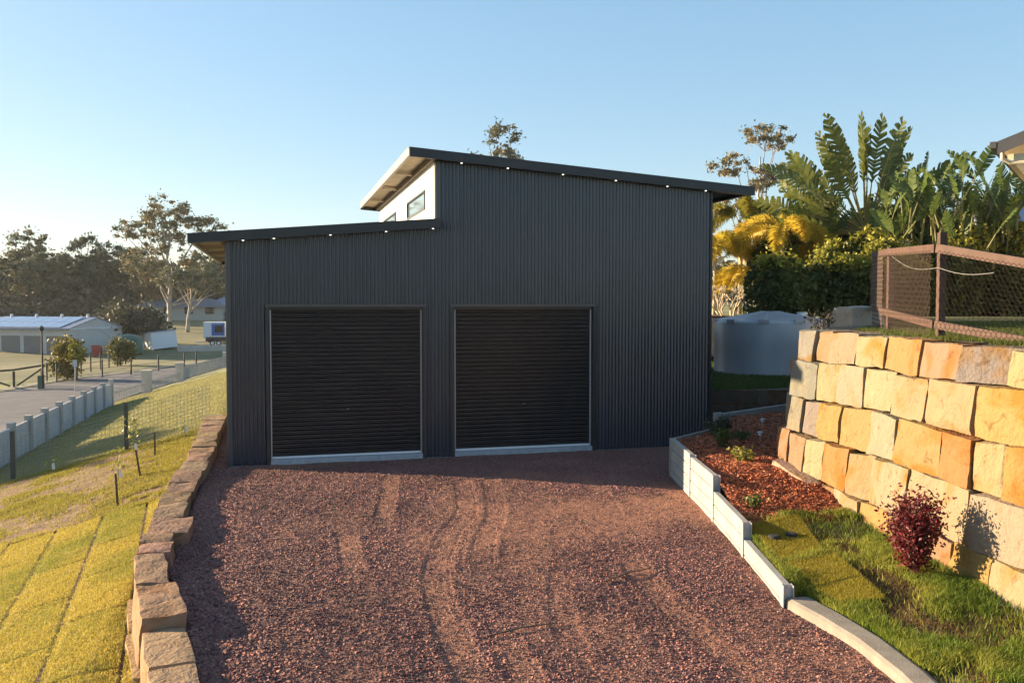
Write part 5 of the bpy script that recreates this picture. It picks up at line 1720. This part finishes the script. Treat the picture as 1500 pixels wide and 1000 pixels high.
# ------------------------------------------------------------------ street side on the left
lp = thing('street_lamp', 'tall black street lamp post on the far side of the road', 'street lamp', (-15.0, 51.0, -3.05))
MB().tube([(0, 0, -.2), (0, 0, 1.0), (0, 0, 1.02), (0, 0, 4.1)], [.11, .10, .07, .055], 10).build('post', M['black_post'], lp)
MB().lathe([(.05, 4.1), (.12, 4.15), (.16, 4.32), (.20, 4.34), (.05, 4.46), (.001, 4.5)], 14).build('lantern', M['black_post'], lp)
MB().box((-.22, -.5, 0), (-.0, -.28, 1.0)).build('box', M['green_tank'], lp)
sg = thing('street_sign', 'small pale sign on a thin post at the road edge', 'sign', (-12.0, 46.5, -3.05))
MB().tube([(0, 0, -.2), (0, 0, 2.3)], .03, 8).build('post', M['galv'], sg)
MB().box((-.14, -.04, 1.85), (.14, -.03, 2.3)).build('plate', M['fence_panel'], sg)
gf = thing('paddock_gate', 'brown timber rail gate with diagonal braces left of the lamp post', 'gate', (0, 0, -3.05))
gx = [(-21.5, 51.8), (-17.4, 53.2), (-15.6, 53.4)]
for (x, y) in gx + [(-19.5, 52.5)]:
    MB().beam((x, y, -.2), (x, y, 1.15), .14, .14, up=(0, 1, 0)).build('post', M['brown_timber'], gf)
MB().beam((-21.5, 51.8, 1.05), (-17.4, 53.2, 1.25), .06, .14).build('rail', M['brown_timber'], gf)
MB().beam((-17.4, 53.2, 1.25), (-15.4, 53.4, 1.55), .06, .14).build('rail', M['brown_timber'], gf)
MB().beam((-17.2, 53.1, .1), (-15.5, 53.3, 1.35), .06, .12).build('brace', M['brown_timber'], gf)
MB().beam((-19.5, 52.3, 1.0), (-17.6, 53.0, .1), .06, .12).build('brace', M['brown_timber'], gf)
# black post and wire fences
def wire_fence(name, label, pts, h=1.5, r_=.07):
    t = thing(name, label, 'fence', (0, 0, 0), 'black post and wire fences across the road')
    for (x, y) in pts:
        z = zt_(x, y)
        MB().tube([(x, y, z-.2), (x, y, z+h)], r_, 7).build('post', M['black_post'], t)
    for hh in (.35, .8, 1.3):
        MB().tube([(x, y, zt_(x, y)+hh) for x, y in pts], .018, 4).build('wire', M['wire'], t)
wire_fence('wire_fence', 'black post and wire fence along the grass verge across the road', [(-15.2, 56), (-12.75, 60.3), (-10.9, 62.6), (-9.15, 66), (-7.25, 68.8), (-6.4, 71.3)])
wire_fence('wire_fence', 'black post fence running back towards the green tank', [(-16.1, 57), (-15.9, 60), (-15.7, 62.5), (-15.3, 65.3), (-14.9, 67.3), (-14.5, 69.6), (-14.2, 72), (-13.9, 74.6), (-13.6, 77.5)])
# bushes
def bush(name, label, x, y, H, Rr, n, ls, ca, cb, seed, trunk=.3):
    z = zt_(x, y)
    rg = np.random.default_rng(seed)
    t = thing(name, label, 'bush' if H < 4 else 'tree', (x, y, z), 'bushes across the road')
    MB().tube([(0, 0, -.2), (.05, 0, H*.4), (0, 0, H*.7)], [.09, .07, .03], 6).build('trunk', M['bark_dark'], t)
    cl = ellip_pts(26, (0, 0, H*(.5+trunk*.3)), (Rr, Rr, H*(.5-trunk*.3)), rg, .3)
    P = (cl[:, None] + rg.normal(size=(26, n//26, 3))*Rr*.22).reshape(-1, 3)
    P[:, 2] = np.maximum(P[:, 2], .05)
    leaf_obj('crown', P, ls*(.7+.6*rg.random(len(P))), ca, cb, rg, M['gumleaf'], t)
bush('bush', 'round yellow green bushy tree right of the lamp post', -15.0, 58.5, 3.1, 1.25, 2600, .17, (.10, .10, .02), (.24, .19, .035), 91, .15)
bush('bush', 'small bright yellow sapling crown beside the sign', -14.0, 57.0, 2.9, .55, 420, .15, (.24, .22, .03), (.40, .34, .05), 92, .9)
bush('bush', 'olive green bush in front of the green tank', -13.7, 75, 2.5, 1.25, 1700, .18, (.09, .10, .025), (.18, .15, .035), 93)
bush('bush', 'wide dark bush behind the green tank', -15.9, 101, 4.6, 3.6, 3600, .32, (.06, .06, .035), (.10, .095, .055), 94)
bush('bush', 'low dark shrub against the right side of the pale far house', -12.0, 150, 2.6, 2.0, 700, .3, (.03, .035, .018), (.06, .06, .03), 95)

# pale garage with four roller doors
gz = -2.85
ga = thing('garage', 'long pale beige garage with four grey roller doors and a low gable roof', 'garage', (-21.2, 90.0, gz), rz=R(-30))
L_, Dp, Hh = 20.0, 8.6, 2.95
MB().box((-L_, 0, -.4), (0, Dp, Hh)).build('wall', M['beige_wall'], ga)
mb = MB()
mb.v = [(0, 0, Hh), (0, Dp, Hh), (0, Dp/2, Hh+1.15), (-.06, 0, Hh), (-.06, Dp, Hh), (-.06, Dp/2, Hh+1.15)]
mb.f = [(0, 1, 2), (5, 4, 3), (0, 2, 5, 3), (2, 1, 4, 5), (1, 0, 3, 4)]
mb.build('gable', M['beige_wall'], ga)
for s in (0, 1):
    y0, y1 = (-.25, Dp/2) if s == 0 else (Dp+.25, Dp/2)
    MB().hexa([(-L_-.2, y0, Hh-.05), (.12, y0, Hh-.05), (.12, y1, Hh+1.17), (-L_-.2, y1, Hh+1.17), (-L_-.2, y0, Hh+.05), (.12, y0, Hh+.05), (.12, y1, Hh+1.27), (-L_-.2, y1, Hh+1.27)]).build('roof', M['roof_blue'], ga)
for c in range(7):
    for r_ in range(2):
        x0 = -12.6 + c*1.62
        def pz(t): return Hh + .10 + 1.22*t
        ya = lambda t: -.25 + (Dp/2+.25)*t
        t0, t1 = .05+r_*.46, .05+r_*.46+.44
        MB().hexa([(x0, ya(t0), pz(t0)), (x0+1.57, ya(t0), pz(t0)), (x0+1.57, ya(t1), pz(t1)), (x0, ya(t1), pz(t1)), (x0, ya(t0), pz(t0)+.04), (x0+1.57, ya(t0), pz(t0)+.04), (x0+1.57, ya(t1), pz(t1)+.04), (x0, ya(t1), pz(t1)+.04)]).build('solar_panel', M['solar'], ga)
MB().box((-L_, -.33, Hh-.10), (.1, -.2, Hh+.06)).build('gutter', M['roof_blue'], ga)
MB().box((.005, -.1, Hh-.06), (.10, Dp+.1, Hh+.05)).build('gable_trim', M['white_paint'], ga)
for i in range(6):
    x1 = -.55 - i*3.1
    dr_ = MB().box((x1-2.55, -.03, -.3), (x1, -.006, 2.15)).build('roller_door', M['roller_grey'], ga)
    for k in range(8):
        MB().box((x1-2.53, -.045, -.2+k*.29), (x1-.02, -.031, -.17+k*.29)).build('door_rib', M['roller_grey'], dr_)
for i in range(5):
    MB().lathe([(.16, 0), (.16, .25), (.22, .3), (.001, .42)], 12, (-1.2-i*3.6, Dp/2, Hh+1.22)).build('roof_vent', M['white_paint'], ga)
MB().tube([(.03, Dp*.55, Hh), (.05, Dp*.8, 1.6), (.05, Dp*.82, 0)], .05, 6).build('downpipe', M['white_paint'], ga)
MB().box((.006, .55, 1.0), (.12, .85, 1.4)).build('meter_box', M['roller_grey'], ga)
gt = thing('green_tank', 'dark green domed rainwater tank beside the pale garage', 'water tank', (-15.3, 90.5, -2.75))
MB().lathe([(1.65, 0), (1.65, 1.5), (1.45, 1.85), (.8, 2.15), (.001, 2.25)], 28).build('shell', M['green_tank'], gt, smooth=True)
MB().box((-1.2, -1.75, 1.15), (1.1, -1.66, 1.28)).build('rail', M['white_paint'], gt)
rb = thing('red_bin', 'small red steel bin against the gable end of the pale garage', 'bin', (-18.2, 88.9, -2.85))
MB().box((-.5, -.4, 0), (.45, .4, 1.1)).build('body', M['red_paint'], rb)
MB().box((-.54, -.44, 1.1), (.49, .44, 1.16)).build('lid', M['red_paint'], rb)
# tilted white cabin
cb_ = thing('cabin', 'white portable cabin tilted on the rise beyond the road', 'cabin', (-13.2, 95.0, -2.55), rz=R(24))
cb_.rotation_euler = (R(-3), R(-6), R(20))
MB().box((0, 0, 0), (2.9, 7.0, 2.0)).build('wall', M['white_paint'], cb_)
MB().box((-.1, -.1, 2.0), (3.0, 7.1, 2.12)).build('roof', M['roof_blue'], cb_)
for k in range(3):
    w = MB().box((2.9, 1.0+k*2.0, .7), (2.93, 1.7+k*2.0, 1.7)).build('window', M['trim'], cb_)
    MB().box((2.931, 1.07+k*2.0, .77), (2.94, 1.63+k*2.0, 1.63)).build('pane', M['dark_glass'], w)
lw = MB()
lw.box((-10.3, 93.4, -2.9), (-4.0, 93.9, -2.05))
tag(lw.build('block_wall', M['pillar']), 'low pale retaining wall below the parked trailer', 'retaining wall')
tr = thing('trailer', 'dark flat box trailer with two white wheels parked on the rise', 'trailer', (-6.6, 99.3, -2.35))
MB().box((-.9, -.6, .55), (2.6, 1.1, 1.05)).build('tray', M['black_post'], tr)
MB().beam((-.9, .2, .5), (-2.2, .2, .4), .12, .1).build('drawbar', M['alu'], tr)
for x in (-.1, .65):
    wl = MB().tube([(x, -.72, .33), (x, -.55, .33)], .33, 16).build('wheel', M['rubber'], tr)
    MB().tube([(x, -.74, .33), (x, -.721, .33)], .2, 14).build('rim', M['white_paint'], wl)
vn = thing('horse_float', 'white and blue horse float parked behind the dark trailer', 'trailer', (-6.9, 104.5, -2.15))
MB().box((-1.2, -1.0, .5), (1.4, 2.2, 2.65)).build('body', M['white_paint'], vn)
MB().box((-.2, -1.03, .9), (1.42, -1.005, 2.45)).build('side_panel', M['blue_paint'], vn)
MB().box((.2, -1.06, 1.3), (1.2, -1.035, 2.2)).build('window', M['dark_glass'], vn)
for x in (-.4, .5):
    MB().tube([(x, -1.1, .35), (x, -.9, .35)], .35, 14).build('wheel', M['rubber'], vn)
vn2 = thing('caravan', 'white caravan parked right beside the horse float at the shed edge', 'caravan', (-3.9, 106.5, -2.0))
MB().box((-1.3, -1.2, .5), (2.2, 2.0, 3.0)).build('body', M['white_paint'], vn2)
MB().box((-.6, -1.23, 1.4), (.6, -1.205, 2.2)).build('window', M['dark_glass'], vn2)
for x in (0, .9):
    MB().tube([(x, -1.3, .33), (x, -1.1, .33)], .33, 14).build('wheel', M['rubber'], vn2)
# far houses
def far_house(name, label, x, y, w, d, h, rh, roofm, rz=.1):
    z = zt_(x, y)
    t = thing(name, label, 'house', (x, y, z), 'far houses below the tree line', rz)
    MB().box((0, 0, -.5), (w, d, h)).build('wall', M['far_wall'], t)
    MB().hexa([(-.6, -.6, h), (w+.6, -.6, h), (w+.6, d+.6, h), (-.6, d+.6, h), (d*.3, d*.45, h+rh), (w-d*.3, d*.45, h+rh), (w-d*.3, d*.55, h+rh), (d*.3, d*.55, h+rh)]).build('roof', roofm, t)
    for k in range(int(w/3.5)):
        f_ = MB().box((1.2+k*3.5, -.06, 1.0), (2.6+k*3.5, -.006, 2.2)).build('window', M['trim'], t)
        MB().box((1.3+k*3.5, -.08, 1.1), (2.5+k*3.5, -.061, 2.1)).build('pane', M['dark_glass'], f_)
far_house('far_house', 'pale far house with a dark roof behind the tall gum trunk', -22.5, 147, 14.5, 8, 2.2, 1.5, M['far_roof'], -.1)
far_house('far_house', 'pale far house with a blue grey roof at the edge of the shed', -10.9, 150, 10, 8, 2.5, 1.4, M['roof_blue'], -.1)

# ------------------------------------------------------------------ morning haze
hz_m = bpy.data.materials.new('haze'); hz_m.use_nodes = True
nt = hz_m.node_tree; nt.nodes.clear()
vo = nt.nodes.new('ShaderNodeVolumePrincipled'); vo.inputs['Color'].default_value = (.93, .95, .98, 1); vo.inputs['Density'].default_value = .00018; vo.inputs['Anisotropy'].default_value = .2
ou = nt.nodes.new('ShaderNodeOutputMaterial'); nt.links.new(vo.outputs[0], ou.inputs['Volume'])
hb_ = MB().box((-760, -260, -5), (760, 960, 30)).build('haze', hz_m)
kind(hb_, 'stuff'); hb_['label'] = 'thin pale morning haze softening the distant trees'
